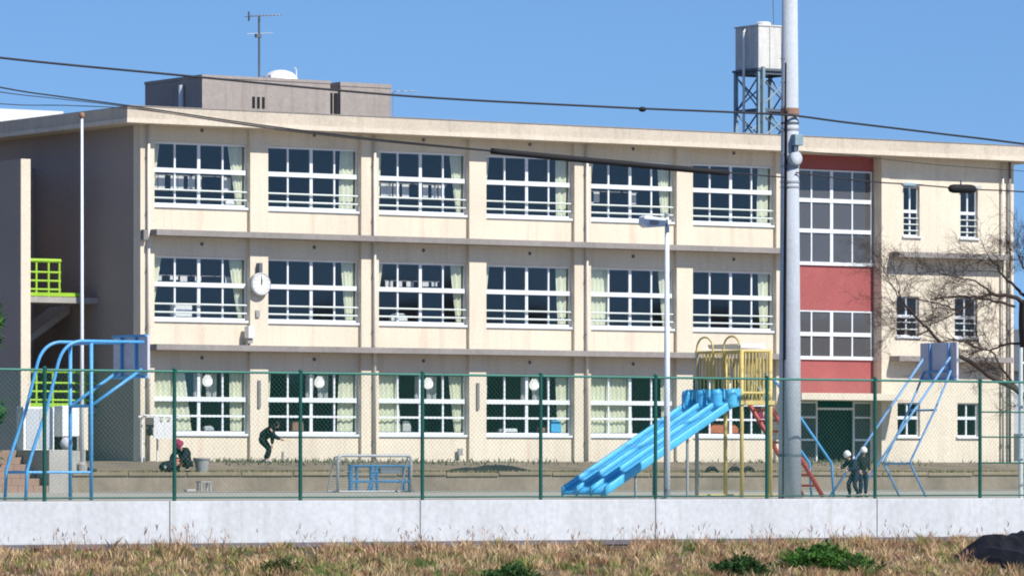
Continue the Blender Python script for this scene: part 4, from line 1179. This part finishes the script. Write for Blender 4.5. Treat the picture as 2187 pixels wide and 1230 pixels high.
for pix, r0, r1, dy in limbs:
    n = len(pix)
    base = [at(x, y, TVv + dy*min(1, i/2)) for i, (x, y) in enumerate(pix)]
    base = [p + Vector((random.uniform(-.02, .02), 0, random.uniform(-.02, .02))) for p in base]
    c = catmull(base, 5)
    for i in range(1, len(c)-1): c[i] = c[i] + Vector((random.uniform(-.02, .02), random.uniform(-.03, .03), random.uniform(-.02, .02)))
    MB().tube(c, [.75*(r0 + (r1-r0)*i/(len(c)-1)) for i in range(len(c))], 8).build('limb', M['bark'], tr, smooth=True)
    for i in range(3, len(c)):
        if random.random() < .50:
            d = (c[i]-c[i-1]).normalized()
            q = (d*.7 + Vector((random.uniform(-.7, .4), random.uniform(-.8, .8), random.uniform(-.7, .9)))).normalized()
            twig(c[i], q, random.uniform(.5, 1.05), max(.006, min(.010, r1)), 3 if random.random() < .4 else 2)
tag(tw_.build('twigs', M['bark'], tr, fix=False), kind='stuff')

# ---------------------------------------------------------------- people
def skin_mesh(name, chains, sub=2):
    """chains of (x, y, z, r); vertices with the same position are welded into one graph"""
    vs, rad, es, idx = [], [], [], {}
    for ch in chains:
        prev = None
        for (x, y, z, r) in ch:
            key = (round(x, 4), round(y, 4), round(z, 4))
            if key not in idx:
                idx[key] = len(vs); vs.append((x, y, z)); rad.append(r)
            i = idx[key]
            if prev is not None and prev != i: es.append((prev, i))
            prev = i
    me = bpy.data.meshes.new(name + '_graph'); me.from_pydata(vs, es, [])
    o = bpy.data.objects.new(name + '_graph', me); COL.objects.link(o)
    o.modifiers.new('skin', 'SKIN').use_smooth_shade = True
    for i, sv in enumerate(me.skin_vertices[0].data):
        sv.radius = (rad[i], rad[i]); sv.use_root = (i == 0)
    sb = o.modifiers.new('sub', 'SUBSURF'); sb.levels = sub; sb.render_levels = sub
    dg = bpy.context.evaluated_depsgraph_get()
    out = bpy.data.meshes.new_from_object(o.evaluated_get(dg))
    bpy.data.objects.remove(o); bpy.data.meshes.remove(me)
    for p in out.polygons: p.use_smooth = True
    return out

def person(loc, heading, J, label, top, bottom, hat=None, hat_kind='cap', shoes='black', scale=1.0, group=None, bulk=1.0):
    """J: joint positions in the person's frame (x right, y forward, z up)"""
    t = thing('person', loc, label, 'person', group)
    t.rotation_euler = (0, 0, heading); t.scale = (scale,)*3
    V = {k: Vector(v) for k, v in J.items()}
    def c(*items): return [(*V[n], r) for n, r in items]
    def lerp(a, b, f): return V[a].lerp(V[b], f)
    neck, head = V['neck'], V['head']
    up = (head - neck).normalized()
    chains = [c(('pelvis', .085), ('waist', .08), ('chest', .085), ('neck', .052)) + [(*(neck + up*.05), .052)]]
    for s in ('l', 'r'):
        chains.append(c(('chest', .085), ('sh_'+s, .042), ('el_'+s, .036), ('wr_'+s, .030)))
        chains.append(c(('pelvis', .095), ('hip_'+s, .078), ('kn_'+s, .06), ('an_'+s, .038), ('toe_'+s, .032)))
    me = skin_mesh('body', chains)
    bm = bmesh.new(); bm.from_mesh(me)
    # head with nose, ears and jaw, merged into the body mesh
    fwd = V['face'].normalized(); fwd = (fwd - up*fwd.dot(up)).normalized(); side = fwd.cross(up)
    rot = Matrix((side, fwd, up)).transposed()
    def ell(cn, rx, ry, rz, nu=14, nv=10):
        h = MB().ball((0, 0, 0), rx, ry, rz, nu, nv)
        vs = [bm.verts.new(head + rot @ (Vector(cn) + Vector(p))) for p in h.v]
        for f in h.f:
            try: bm.faces.new([vs[i] for i in f]).smooth = True
            except ValueError: pass
    ell((0, 0, .02), .076, .095, .112); ell((0, .03, -.055), .055, .06, .055); ell((0, .098, -.005), .013, .018, .022, 8, 6)
    for sx in (-1, 1): ell((sx*.078, -.005, .0), .010, .022, .032, 8, 6)
    # hands: palm plus four fingers and a thumb
    for s in ('l', 'r'):
        wr, el = V['wr_'+s], V['el_'+s]
        d = (wr - el).normalized(); sd = d.cross(Vector((0, 1, 0.2)))
        sd = sd.normalized() if sd.length > .1 else Vector((1, 0, 0)); nrm = sd.cross(d).normalized()
        hb = MB(); pc = wr + d*.05
        hb.tube([wr, wr + d*.03, wr + d*.085], [.028, .038, .034], 8)
        for k, L in enumerate((.068, .078, .072, .055)):
            b0 = wr + d*.085 + sd*(.027 - .018*k)
            hb.tube([b0, b0 + d*L*.5 + nrm*.006, b0 + d*L*.85 + nrm*.030], [.0095, .0085, .006], 6)
        b0 = wr + d*.03 + sd*.034
        hb.tube([b0, b0 + d*.03 + sd*.025, b0 + d*.06 + sd*.025 + nrm*.012], [.011, .010, .007], 6)
        vs = [bm.verts.new(p) for p in hb.v]
        for f in hb.f:
            try: bm.faces.new([vs[i] for i in f]).smooth = True
            except ValueError: pass
    bm.to_mesh(me); bm.free()
    me.materials.clear(); me.materials.append(M['skin'])
    def child(name, mesh, mat):
        mesh.materials.clear(); mesh.materials.append(mat)
        o = bpy.data.objects.new(name, mesh); COL.objects.link(o); o.parent = t
        return o
    child('body', me, M['skin'])
    bk = bulk
    jk = [c(('pelvis', .152*bk), ('waist', .15*bk), ('chest', .172*bk)) + [(*V['chest'].lerp(neck, .75), .085*bk)]]
    for s in ('l', 'r'):
        w2 = V['el_'+s].lerp(V['wr_'+s], .93)
        jk.append(c(('chest', .172*bk), ('sh_'+s, .088*bk), ('el_'+s, .064*bk)) + [(*w2, .046*bk)])
    child('jacket', skin_mesh('jacket', jk), top)
    tr_ = [[(*V['waist'].lerp(V['pelvis'], .3), .140)] + c(('pelvis', .146))]
    for s in ('l', 'r'):
        a2 = V['kn_'+s].lerp(V['an_'+s], .95)
        tr_.append(c(('pelvis', .146), ('hip_'+s, .112*bk), ('kn_'+s, .082*bk)) + [(*a2, .062*bk)])
    child('trousers', skin_mesh('trousers', tr_), bottom)
    for s in ('l', 'r'):
        a, to = V['an_'+s], V['toe_'+s]
        d = (to - a); d = Vector((d.x, d.y, 0)).normalized()
        heel = Vector((a.x, a.y, 0.045)) - d*.05
        child('shoe', skin_mesh('shoe', [[(*heel, .045), (*(heel + d*.12), .046), (*(heel + d*.23), .038)]], 1), M[shoes])
    def headpiece(name, prof, mat, off=.0):
        h = MB().lathe(prof, (0, 0, 0), 18)
        m2 = bpy.data.meshes.new(name)
        m2.from_pydata([tuple(head + rot @ (Vector(p) + Vector((0, off, 0)))) for p in h.v], [], h.f)
        for p in m2.polygons: p.use_smooth = True
        return child(name, m2, mat)
    headpiece('hair', [(.088, -.03), (.094, .03), (.088, .09), (.06, .13), (.01, .145)], M['hair'], -.012)
    if hat is not None:
        if hat_kind == 'brim': prof = [(.17, .02), (.175, .035), (.125, .06), (.128, .12), (.11, .18), (.06, .21), (.005, .215)]
        else: prof = [(.125, .0), (.132, .04), (.124, .11), (.09, .17), (.04, .195), (.005, .20)]
        hp = headpiece('hat', prof, hat)
    return t

STAND = dict(pelvis=(0,0,.93), waist=(0,.01,1.08), chest=(0,.02,1.30), neck=(0,.02,1.46), head=(0,.04,1.60), face=(0,1,-.1),
             sh_l=(-.18,.02,1.40), el_l=(-.24,.0,1.14), wr_l=(-.22,.10,.92), sh_r=(.18,.02,1.40), el_r=(.24,0,1.14), wr_r=(.20,.12,.93),
             hip_l=(-.10,0,.88), kn_l=(-.11,.03,.50), an_l=(-.11,0,.09), toe_l=(-.12,.14,.05),
             hip_r=(.10,0,.88), kn_r=(.11,.03,.50), an_r=(.11,0,.09), toe_r=(.12,.14,.05))
BEND = dict(pelvis=(0,-.14,.80), waist=(0,-.04,.94), chest=(0,.14,1.10), neck=(0,.26,1.19), head=(0,.36,1.27), face=(0,.7,-.7),
            sh_l=(-.18,.17,1.13), el_l=(-.30,.16,.86), wr_l=(-.34,.14,.60), sh_r=(.18,.20,1.13), el_r=(.30,.36,.88), wr_r=(.30,.60,.78),
            hip_l=(-.10,-.14,.76), kn_l=(-.14,.10,.44), an_l=(-.16,-.08,.09), toe_l=(-.17,.06,.05),
            hip_r=(.10,-.14,.76), kn_r=(.12,.16,.45), an_r=(.14,.06,.09), toe_r=(.15,.20,.05))
SQUAT = dict(pelvis=(0,-.16,.30), waist=(0,-.10,.44), chest=(0,.08,.62), neck=(0,.18,.74), head=(0,.28,.83), face=(0,.8,-.6),
             sh_l=(-.18,.10,.67), el_l=(-.24,.32,.48), wr_l=(-.14,.50,.30), sh_r=(.18,.10,.67), el_r=(.26,.30,.46), wr_r=(.14,.50,.26),
             hip_l=(-.11,-.14,.28), kn_l=(-.18,.24,.44), an_l=(-.16,.02,.09), toe_l=(-.17,.16,.05),
             hip_r=(.11,-.14,.28), kn_r=(.20,.24,.44), an_r=(.16,.02,.09), toe_r=(.17,.16,.05))
cam_right = -YAW                       # heading whose +Y ... is handled per figure below
def face_px(deg): return -YAW + R(deg) # 0 = looking away from the camera, -90 = facing right in the photo, 180 = facing the camera
pb = at(568, 990, 141.6)
person((pb.x, pb.y, 1.955), face_px(-100), BEND, 'person in dark clothes and pale boots bending over the flower bed', M['blackcloth'], M['blackcloth'], shoes='white', scale=.95, bulk=1.3)
pk = at(393, 1012, 134.9)
person((pk.x, pk.y, TERR), face_px(150), SQUAT, 'person in a maroon hat and black clothes crouching at the terrace edge', M['blackcloth'], M['blackcloth'], M['maroon'], 'brim', scale=1.0, bulk=1.15)
pc1 = at(1824, 1066, 96.8); pc2 = at(1843, 1066, 97.5)
person((pc1.x, pc1.y, YARD), face_px(125), dict(BEND, pelvis=(0,-.06,.84), hip_l=(-.10,-.06,.80), hip_r=(.10,-.06,.80), waist=(0,.0,.98), chest=(0,.12,1.17), neck=(0,.20,1.30), head=(0,.27,1.42), sh_l=(-.18,.12,1.24), sh_r=(.18,.12,1.24), el_l=(-.27,.22,1.0), wr_l=(-.16,.42,.92), el_r=(.28,.26,1.02), wr_r=(.2,.48,1.0)), 'child in navy jacket and white cap stooping, left of the two by the fence', M['navy'], M['navy'], M['whitebox'], scale=.70)
person((pc2.x, pc2.y, YARD), face_px(-150), STAND, 'child in black jacket and white cap standing upright, right of the two by the fence', M['blackcloth'], M['navy'], M['whitebox'], scale=.68)

# bag, tub and stool around the crouching person
px_, py_ = U(362, 134.9), 134.9
sk = thing('work_bag', (px_, py_, TERR), 'slumped black bag with an orange flap left of the crouching person', 'bag')
MB().ball((px_, py_, TERR+.17), .36, .22, .20, 14, 10).build('bag_body', M['blackcloth'], sk, smooth=True)
MB().ball((px_+.27, py_-.1, TERR+.30), .14, .12, .13, 12, 8).build('bag_flap', M['orange'], sk, smooth=True)
MB().ball((px_-.22, py_-.12, TERR+.16), .06, .06, .07, 10, 8).build('bottle', M['greybag'], sk, smooth=True)
x, y = U(431, 134.7), 134.7
tb = thing('grey_tub', (x, y, TERR), 'pale grey plastic tub on the terrace right of the crouching person', 'tub')
MB().lathe([(.17, 0), (.24, .40), (.26, .42), (.235, .42), (.22, .38)], (x, y, TERR), 20).build('tub', M['greybag'], tb, smooth=False)
MB().lathe([(.265, .40), (.275, .44), (.265, .45)], (x, y, TERR), 20).build('tub_rim', M['greybag'], tb)
x, y = U(436, 133.2), 133.2
so = thing('small_stool', (x, y, YARD), 'small grey stool at the foot of the terrace below the tub', 'stool')
MB().box(x-.20, x+.20, y-.15, y+.15, YARD+.30, YARD+.34).build('seat', M['greybag'], so)
for sx in (-.16, .16):
    for sy in (-.11, .11): MB().box(x+sx-.02, x+sx+.02, y+sy-.02, y+sy+.02, YARD+.02, YARD+.30).build('leg', M['steel'], so)
x, y = U(408, 133.2), 133.2
tag(MB().box(x-.2, x+.12, y-.1, y+.1, YARD+.022, YARD+.10).build_at('loose_brick', M['concrete'], (x, y, YARD), bevel=.02), 'loose pale stone lying at the foot of the terrace', 'stone')
# black sheet over a low mound on the terrace
mb = MB(); n1, n2 = 24, 8
xa, xb = U(952, 137), U(1130, 137)
for i in range(n1+1):
    for j in range(n2+1):
        s_, t_ = i/n1, j/n2
        h = .22*math.sin(math.pi*s_)**.7*math.sin(math.pi*t_)**.6 if 0 < s_ < 1 and 0 < t_ < 1 else -.02
        mb.v.append((xa+(xb-xa)*s_, 136.3+1.4*t_, TERR + .0 + h*(1+.25*math.sin(9*s_+3*t_)) + .02*random.random()))
for i in range(n1):
    for j in range(n2): mb.f.append((i*(n2+1)+j, (i+1)*(n2+1)+j, (i+1)*(n2+1)+j+1, i*(n2+1)+j+1))
tag(mb.build_at('black_sheet', M['tarp'], (xa, 137, TERR)), 'black plastic sheet spread over a low soil mound by the school wall', 'plastic sheet')
# white marker stake by the bending person
x = U(604, 141.3)
tag(MB().box(x-.03, x+.03, 141.27, 141.33, 1.90, 2.30).build_at('garden_stake', M['greybag'], (x, 141.3, 1.9)), 'short grey garden stake right of the bending person', 'stake')

# ---------------------------------------------------------------- vegetation
def blades_obj(name, base, n_seg, length, width, lean, cols, mat, parent=None, off=(0, 0, 0)):
    """one mesh of tapering bent blades; base (N,3), length (N,), width (N,), lean (N,2), cols (N,3)"""
    N = len(base)
    ang = rng.uniform(0, math.pi, N)
    sx, sy = np.cos(ang)*width*.5, np.sin(ang)*width*.5
    verts = np.zeros((N, 5, 3))
    for k, (t, wf) in enumerate(((0, 1.0), (.55, .8))):
        cx = base[:, 0] + lean[:, 0]*t*t; cy = base[:, 1] + lean[:, 1]*t*t; cz = base[:, 2] + length*t
        verts[:, k*2, 0] = cx - sx*wf; verts[:, k*2, 1] = cy - sy*wf; verts[:, k*2, 2] = cz
        verts[:, k*2+1, 0] = cx + sx*wf; verts[:, k*2+1, 1] = cy + sy*wf; verts[:, k*2+1, 2] = cz
    verts[:, 4, 0] = base[:, 0] + lean[:, 0]; verts[:, 4, 1] = base[:, 1] + lean[:, 1]; verts[:, 4, 2] = base[:, 2] + length
    verts = verts.reshape(-1, 3) - np.array(off)
    me = bpy.data.meshes.new(name)
    i0 = np.arange(N)*5
    loops = np.stack([i0, i0+1, i0+3, i0+2, i0+2, i0+3, i0+4], 1).reshape(-1)
    me.vertices.add(N*5); me.vertices.foreach_set('co', verts.reshape(-1))
    me.loops.add(N*7); me.loops.foreach_set('vertex_index', loops)
    me.polygons.add(N*2)
    ls = np.stack([np.arange(N)*7, np.arange(N)*7+4], 1).reshape(-1)
    me.polygons.foreach_set('loop_start', ls)
    me.polygons.foreach_set('loop_total', np.tile([4, 3], N))
    me.update(calc_edges=True)
    at_ = me.color_attributes.new('Col', 'FLOAT_COLOR', 'POINT')
    c4 = np.ones((N, 5, 4)); c4[:, :, :3] = cols[:, None, :]
    at_.data.foreach_set('color', c4.reshape(-1))
    me.materials.append(mat); me.validate()
    o = bpy.data.objects.new(name, me); COL.objects.link(o)
    if parent: o.parent = parent
    return o

def bank_z(y):
    return np.interp(y, [74.5, 79.0, 86.2, 91.9], [-2.4, -0.66, 0.10, 0.12])
def field(x, y, s, seed):
    r_ = np.random.default_rng(seed); out = 0
    for k in range(5):
        a, b, p = r_.uniform(-1, 1), r_.uniform(-1, 1), r_.uniform(0, 6.28)
        out = out + np.sin((a*x + b*y)*s*(1.5**k) + p)/(1.25**k)
    return out/2.5
NT = 5200
tx = rng.uniform(36, 84, NT); ty = 86.3 - rng.uniform(0, 1, NT)**1.05*8.0
c1 = field(tx, ty, 1.3, 3); c2 = field(tx, ty, .5, 8)
base_c = np.array([[.60, .42, .23], [.74, .56, .33], [.46, .29, .16], [.34, .34, .12], [.16, .24, .07], [.54, .32, .22], [.28, .18, .10]])
w0 = np.stack([np.full(NT, 1.1), .8 + .5*np.clip(-c1, 0, 1), np.full(NT, .8), .45 + 1.2*np.clip(c2, 0, 1), .25 + 1.4*np.clip(c2-.1, 0, 1), .35 + .4*np.clip(c1, 0, 1), np.full(NT, .35)], 1)
ti = (rng.random((NT, 1)) > np.cumsum(w0, 1)/w0.sum(1, keepdims=True)).sum(1)
tcol = base_c[ti]*(.80 + .36*rng.random((NT, 1)))
th = (.10 + .22*rng.random(NT)**1.4 + .07*np.clip(c1, -.5, 1))*np.where(ti == 4, .8, 1.0)
tr_ = rng.uniform(.06, .20, NT)
K = 24
ti2 = np.repeat(np.arange(NT), K); N = NT*K
an_ = rng.uniform(0, 6.283, N); rr_ = np.sqrt(rng.random(N))*tr_[ti2]
gx = tx[ti2] + np.cos(an_)*rr_; gy = np.minimum(ty[ti2] + np.sin(an_)*rr_, 86.4)
L = th[ti2]*rng.uniform(.5, 1.0, N)
out_ = (.35 + .7*rng.random(N))*L*.75
lean = np.stack([np.cos(an_)*out_, np.sin(an_)*out_], 1) + rng.normal(0, .035, (N, 2))
cols = tcol[ti2]*(.84 + .32*rng.random((N, 1)))
o = blades_obj('dry_grass', np.stack([gx, gy, bank_z(gy) - .02], 1), 2, L, .012 + .020*rng.random(N), lean, cols, M['grass'])
tag(o, 'tan and green dry grass tufts covering the river bank', 'grass', kind='stuff')
# tall feathery stalks along the crest
N2 = 650
cxs = rng.uniform(37, 84, 90)
gx2 = cxs[rng.integers(0, 90, N2)] + rng.normal(0, .22, N2); gy2 = rng.uniform(84.9, 86.3, N2)
L2 = rng.uniform(.22, .52, N2)
cols2 = np.array([[.42, .26, .18]])*(.8 + .5*rng.random((N2, 1)))
o = blades_obj('grass_stalks', np.stack([gx2, gy2, bank_z(gy2)], 1), 2, L2, np.full(N2, .011), rng.normal(0, .12, (N2, 2)), cols2, M['grass'])
tag(o, 'tall reddish grass stalks along the top of the bank', 'grass', kind='stuff')
N3 = 700
ii = rng.integers(0, N2, N3)
b3 = np.stack([gx2[ii] + rng.normal(0, .02, N3), gy2[ii], bank_z(gy2[ii]) + L2[ii]*rng.uniform(.7, 1.0, N3)], 1)
o = blades_obj('grass_plumes', b3, 2, rng.uniform(.05, .14, N3), np.full(N3, .022), rng.normal(0, .05, (N3, 2)), np.array([[.50, .33, .24]])*(.8 + .4*rng.random((N3, 1))), M['grass'])
tag(o, 'pale seed plumes on the tall grass stalks', 'grass', kind='stuff')
# weeds along the foot of the school wall
N4 = 3600
gx4 = rng.uniform(81, 116, N4); dens = field(gx4, gx4*0, .8, 21) + np.where((gx4 > 81.5) & (gx4 < 86.5), .9, 0)
keep = dens + rng.normal(0, .35, N4) > .35
gx4 = gx4[keep]; n4 = len(gx4); gy4 = rng.uniform(139.6, 143.2, n4)
bz4 = np.interp(gy4, [138.5, 140.6, 143.2], [TERR+.1, 1.93, 1.99])
cols4 = np.array([[.14, .16, .10]])*(.6 + .8*rng.random((n4, 1))) + np.array([[.05, .03, .02]])*rng.random((n4, 1))
o = blades_obj('bed_weeds', np.stack([gx4, gy4, bz4-.02], 1), 2, rng.uniform(.06, .20, n4), np.full(n4, .05), rng.normal(0, .09, (n4, 2)), cols4, M['leaf'])
tag(o, 'low green weeds in the planting bed along the school wall', 'weeds', kind='stuff')
N5 = 7000
gx5 = rng.uniform(75, 120, N5); gy5 = rng.uniform(134.2, 138.4, N5)
cols5 = np.where(rng.random((N5, 1)) < .4, np.array([[.13, .16, .07]]), np.array([[.32, .26, .14]]))*(.7 + .6*rng.random((N5, 1)))
o = blades_obj('terrace_grass', np.stack([gx5, gy5, np.full(N5, TERR)], 1), 2, rng.uniform(.04, .11, N5), np.full(N5, .035), rng.normal(0, .04, (N5, 2)), cols5, M['grass'])
tag(o, 'thin short turf on top of the earth terrace', 'grass', kind='stuff')

def bush(name, c, rx, ry, rz, n, base_col, label, leaf=.10, cat='bush', stems=9):
    t = thing(name, c, label, cat)
    d = rng.normal(0, 1, (n, 3)); d /= np.linalg.norm(d, axis=1, keepdims=True)
    rr = rng.uniform(.45, 1.0, (n, 1))**.5
    lump = 1 + .22*np.sin(d[:, :1]*5 + 1) * np.cos(d[:, 1:2]*4) + .12*np.sin(d[:, 2:3]*9)
    p = d*rr*lump*np.array([[rx, ry, rz]])
    p[:, 2] = np.abs(p[:, 2])
    cols = np.array([base_col])*(.55 + .9*rng.random((n, 1)))
    o = blades_obj('foliage', p, 2, rng.uniform(-.4, 1, n)*leaf, np.full(n, leaf*.55), rng.normal(0, leaf*.8, (n, 2)), cols, M['leaf'], t)
    o['kind'] = 'stuff'
    mb = MB()
    for k in range(stems):
        a = rng.uniform(0, 6.28); q = Vector((math.cos(a)*rx*.6, math.sin(a)*ry*.6, rz*rng.uniform(.5, .85)))
        mb.tube([(0, 0, -.05), q*.5 + Vector((0, 0, .05)), q], [.018, .012, .006], 5)
    me = mb.mesh('stems', M['bark']); so_ = bpy.data.objects.new('stems', me); COL.objects.link(so_); so_.parent = t
    return t
def ground_at(px, py_ref, y): return Vector((U(px, y), y, float(bank_z(y))))
bush('green_bush', ground_at(1755, 0, 82.3), .85, .7, .42, 3400, (.085, .20, .04), 'broad bright green bush on the grass bank right of the pole foot', .10)
bush('green_bush', ground_at(1830, 0, 81.4), .5, .5, .30, 1200, (.09, .18, .045), 'small green tuft adjoining the broad bush on its right', .09)
bush('dark_bush', ground_at(1582, 0, 80.6), .66, .5, .44, 2300, (.04, .10, .028), 'dark green round bush at the bottom edge below the slide', .09)
bush('low_bush', ground_at(1090, 0, 80.2), .62, .5, .36, 1900, (.05, .12, .035), 'low dark green bush at the bottom edge near the middle', .09)
bush('small_bush', ground_at(600, 0, 82.6), .4, .4, .25, 700, (.10, .13, .045), 'faint olive tuft in the dry grass at the left', .08)
# heap under a black tarpaulin at the right end of the bank
hc = ground_at(2205, 0, 82.2)
mb = MB(); n1, n2 = 26, 20
for i in range(n1+1):
    for j in range(n2+1):
        s_, t_ = i/n1*2-1, j/n2*2-1
        r_ = min(1, (abs(s_)**2.6 + abs(t_)**2.6)**(1/2.6))
        h = .62*(1-r_**3)*(1 + .18*math.sin(7*s_+2)*math.cos(6*t_)) + .07*math.sin(13*s_+5*t_)*(1-r_) + .05*random.random()
        mb.v.append((hc.x + 1.12*s_, hc.y + 2.2*t_ - .2, float(bank_z(hc.y + 2.2*t_ - .2)) + max(h, 0)*(1) - .03))
for i in range(n1):
    for j in range(n2): mb.f.append((i*(n2+1)+j, (i+1)*(n2+1)+j, (i+1)*(n2+1)+j+1, i*(n2+1)+j+1))
tag(mb.build_at('tarpaulin_heap', M['tarp'], hc), 'heap under a black tarpaulin at the right end of the grass bank', 'heap')

# evergreen tree showing at the far left edge beyond the outside stair
def leafy_tree(loc, h, rad, n, col, label):
    t = thing('evergreen_tree', loc, label, 'tree')
    MB().tube([loc, Vector(loc)+Vector((.1, 0, h*.4)), Vector(loc)+Vector((0, .1, h*.8))], [.28, .2, .07], 10).build('trunk', M['bark'], t, smooth=True)
    d = rng.normal(0, 1, (n, 3)); d /= np.linalg.norm(d, axis=1, keepdims=True)
    rr = rng.uniform(.3, 1, (n, 1))**.45
    lump = 1 + .25*np.sin(d[:, :1]*6 + 1.3)*np.cos(d[:, 1:2]*5) + .15*np.sin(d[:, 2:3]*8)
    p = d*rr*lump*np.array([[rad, rad, h*.42]]) + np.array([[0, 0, h*.58]])
    o = blades_obj('crown', p, 2, rng.uniform(-.5, 1, n)*.3, np.full(n, .16), rng.normal(0, .2, (n, 2)), np.array([col])*(.5 + 1.0*rng.random((n, 1))), M['leaf'], t)
    return t
lt = at(-78, 900, 139)
leafy_tree((lt.x, 139, YARD), 7.6, 1.0, 5000, (.07, .19, .04), 'green leafy tree just peeping in at the far left edge')
lt2 = at(-92, 900, 136)
leafy_tree((lt2.x, 136, YARD), 3.6, 1.2, 3500, (.05, .14, .04), 'dark green shrub-like tree at the left edge near the steps')

# ---------------------------------------------------------------- distant things
fb = thing('distant_building', (157, 300, 1), 'far white flat-roofed building showing above the roof at the left', 'building')
fx0, fx1 = U(-160, 300), U(118, 300); fz = Z(236, 60, 300)
MB().box(fx0, fx1, 300, 318, 1, fz-.9).build('wall', M['white'], fb)
MB().box(fx0-.4, fx1+.4, 299.6, 318.4, fz-.88, fz).build('roof', M['white'], fb)
for r_ in range(6):
    for k in range(3):
        MB().box(fx0+1+2.9*k, fx0+2.6+2.9*k, 299.95, 299.995, 4+3.2*r_, 5.6+3.2*r_).build('window', M['darksteel'], fb)
mb = MB(); n1 = 360
for j, (dist, hh) in enumerate(((1500, 0), (1750, 1.0), (2100, 0.3))):
    for i in range(n1+1):
        a = 2*math.pi*i/n1
        back = 0.5 - 0.5*math.cos(a - YAW)                    # unseen hills added behind the camera to darken what the panes reflect
        hgt = hh*(24 + 62*back**1.5 + (9 + 14*back)*math.sin(a*9) + (6 + 10*back)*math.sin(a*23+1) + 5*math.sin(a*61))
        mb.v.append((dist*math.sin(a), dist*math.cos(a), hgt))
for j in range(2):
    for i in range(n1): mb.f.append((j*(n1+1)+i, j*(n1+1)+i+1, (j+1)*(n1+1)+i+1, (j+1)*(n1+1)+i))
tag(mb.build('far_and_reflected_hills', M['farhill'], fix=False), kind='structure')
for i, (px_, v_, w_, h_) in enumerate(((2215, 190, 7, 5.5), (2330, 205, 9, 6.0), (-330, 210, 9, 6.0))):
    x = U(px_, v_)
    hb = thing('distant_house', (x, v_, 1), ['small grey house beyond the right end of the school', 'grey house with a dark roof farther right beyond the school', 'grey house beyond the left edge'][i], 'house', 'houses beyond the school')
    MB().box(x-w_/2, x+w_/2, v_, v_+8, 1, 1+h_).build('wall', M['alu_grey'], hb)
    MB().prism([(x-w_/2-.5, 1+h_), (x+w_/2+.5, 1+h_), (x+w_/2-1.5, 1+h_+2), (x-w_/2+1.5, 1+h_+2)], v_-.5, v_+8.5, 'xz').build('roof', M['darksteel'], hb)
    for k in range(2):
        MB().box(x-w_/2+1+2.6*k, x-w_/2+2.4+2.6*k, v_-.03, v_-.002, 2.2, 3.5).build('window', M['glass_st'], hb)
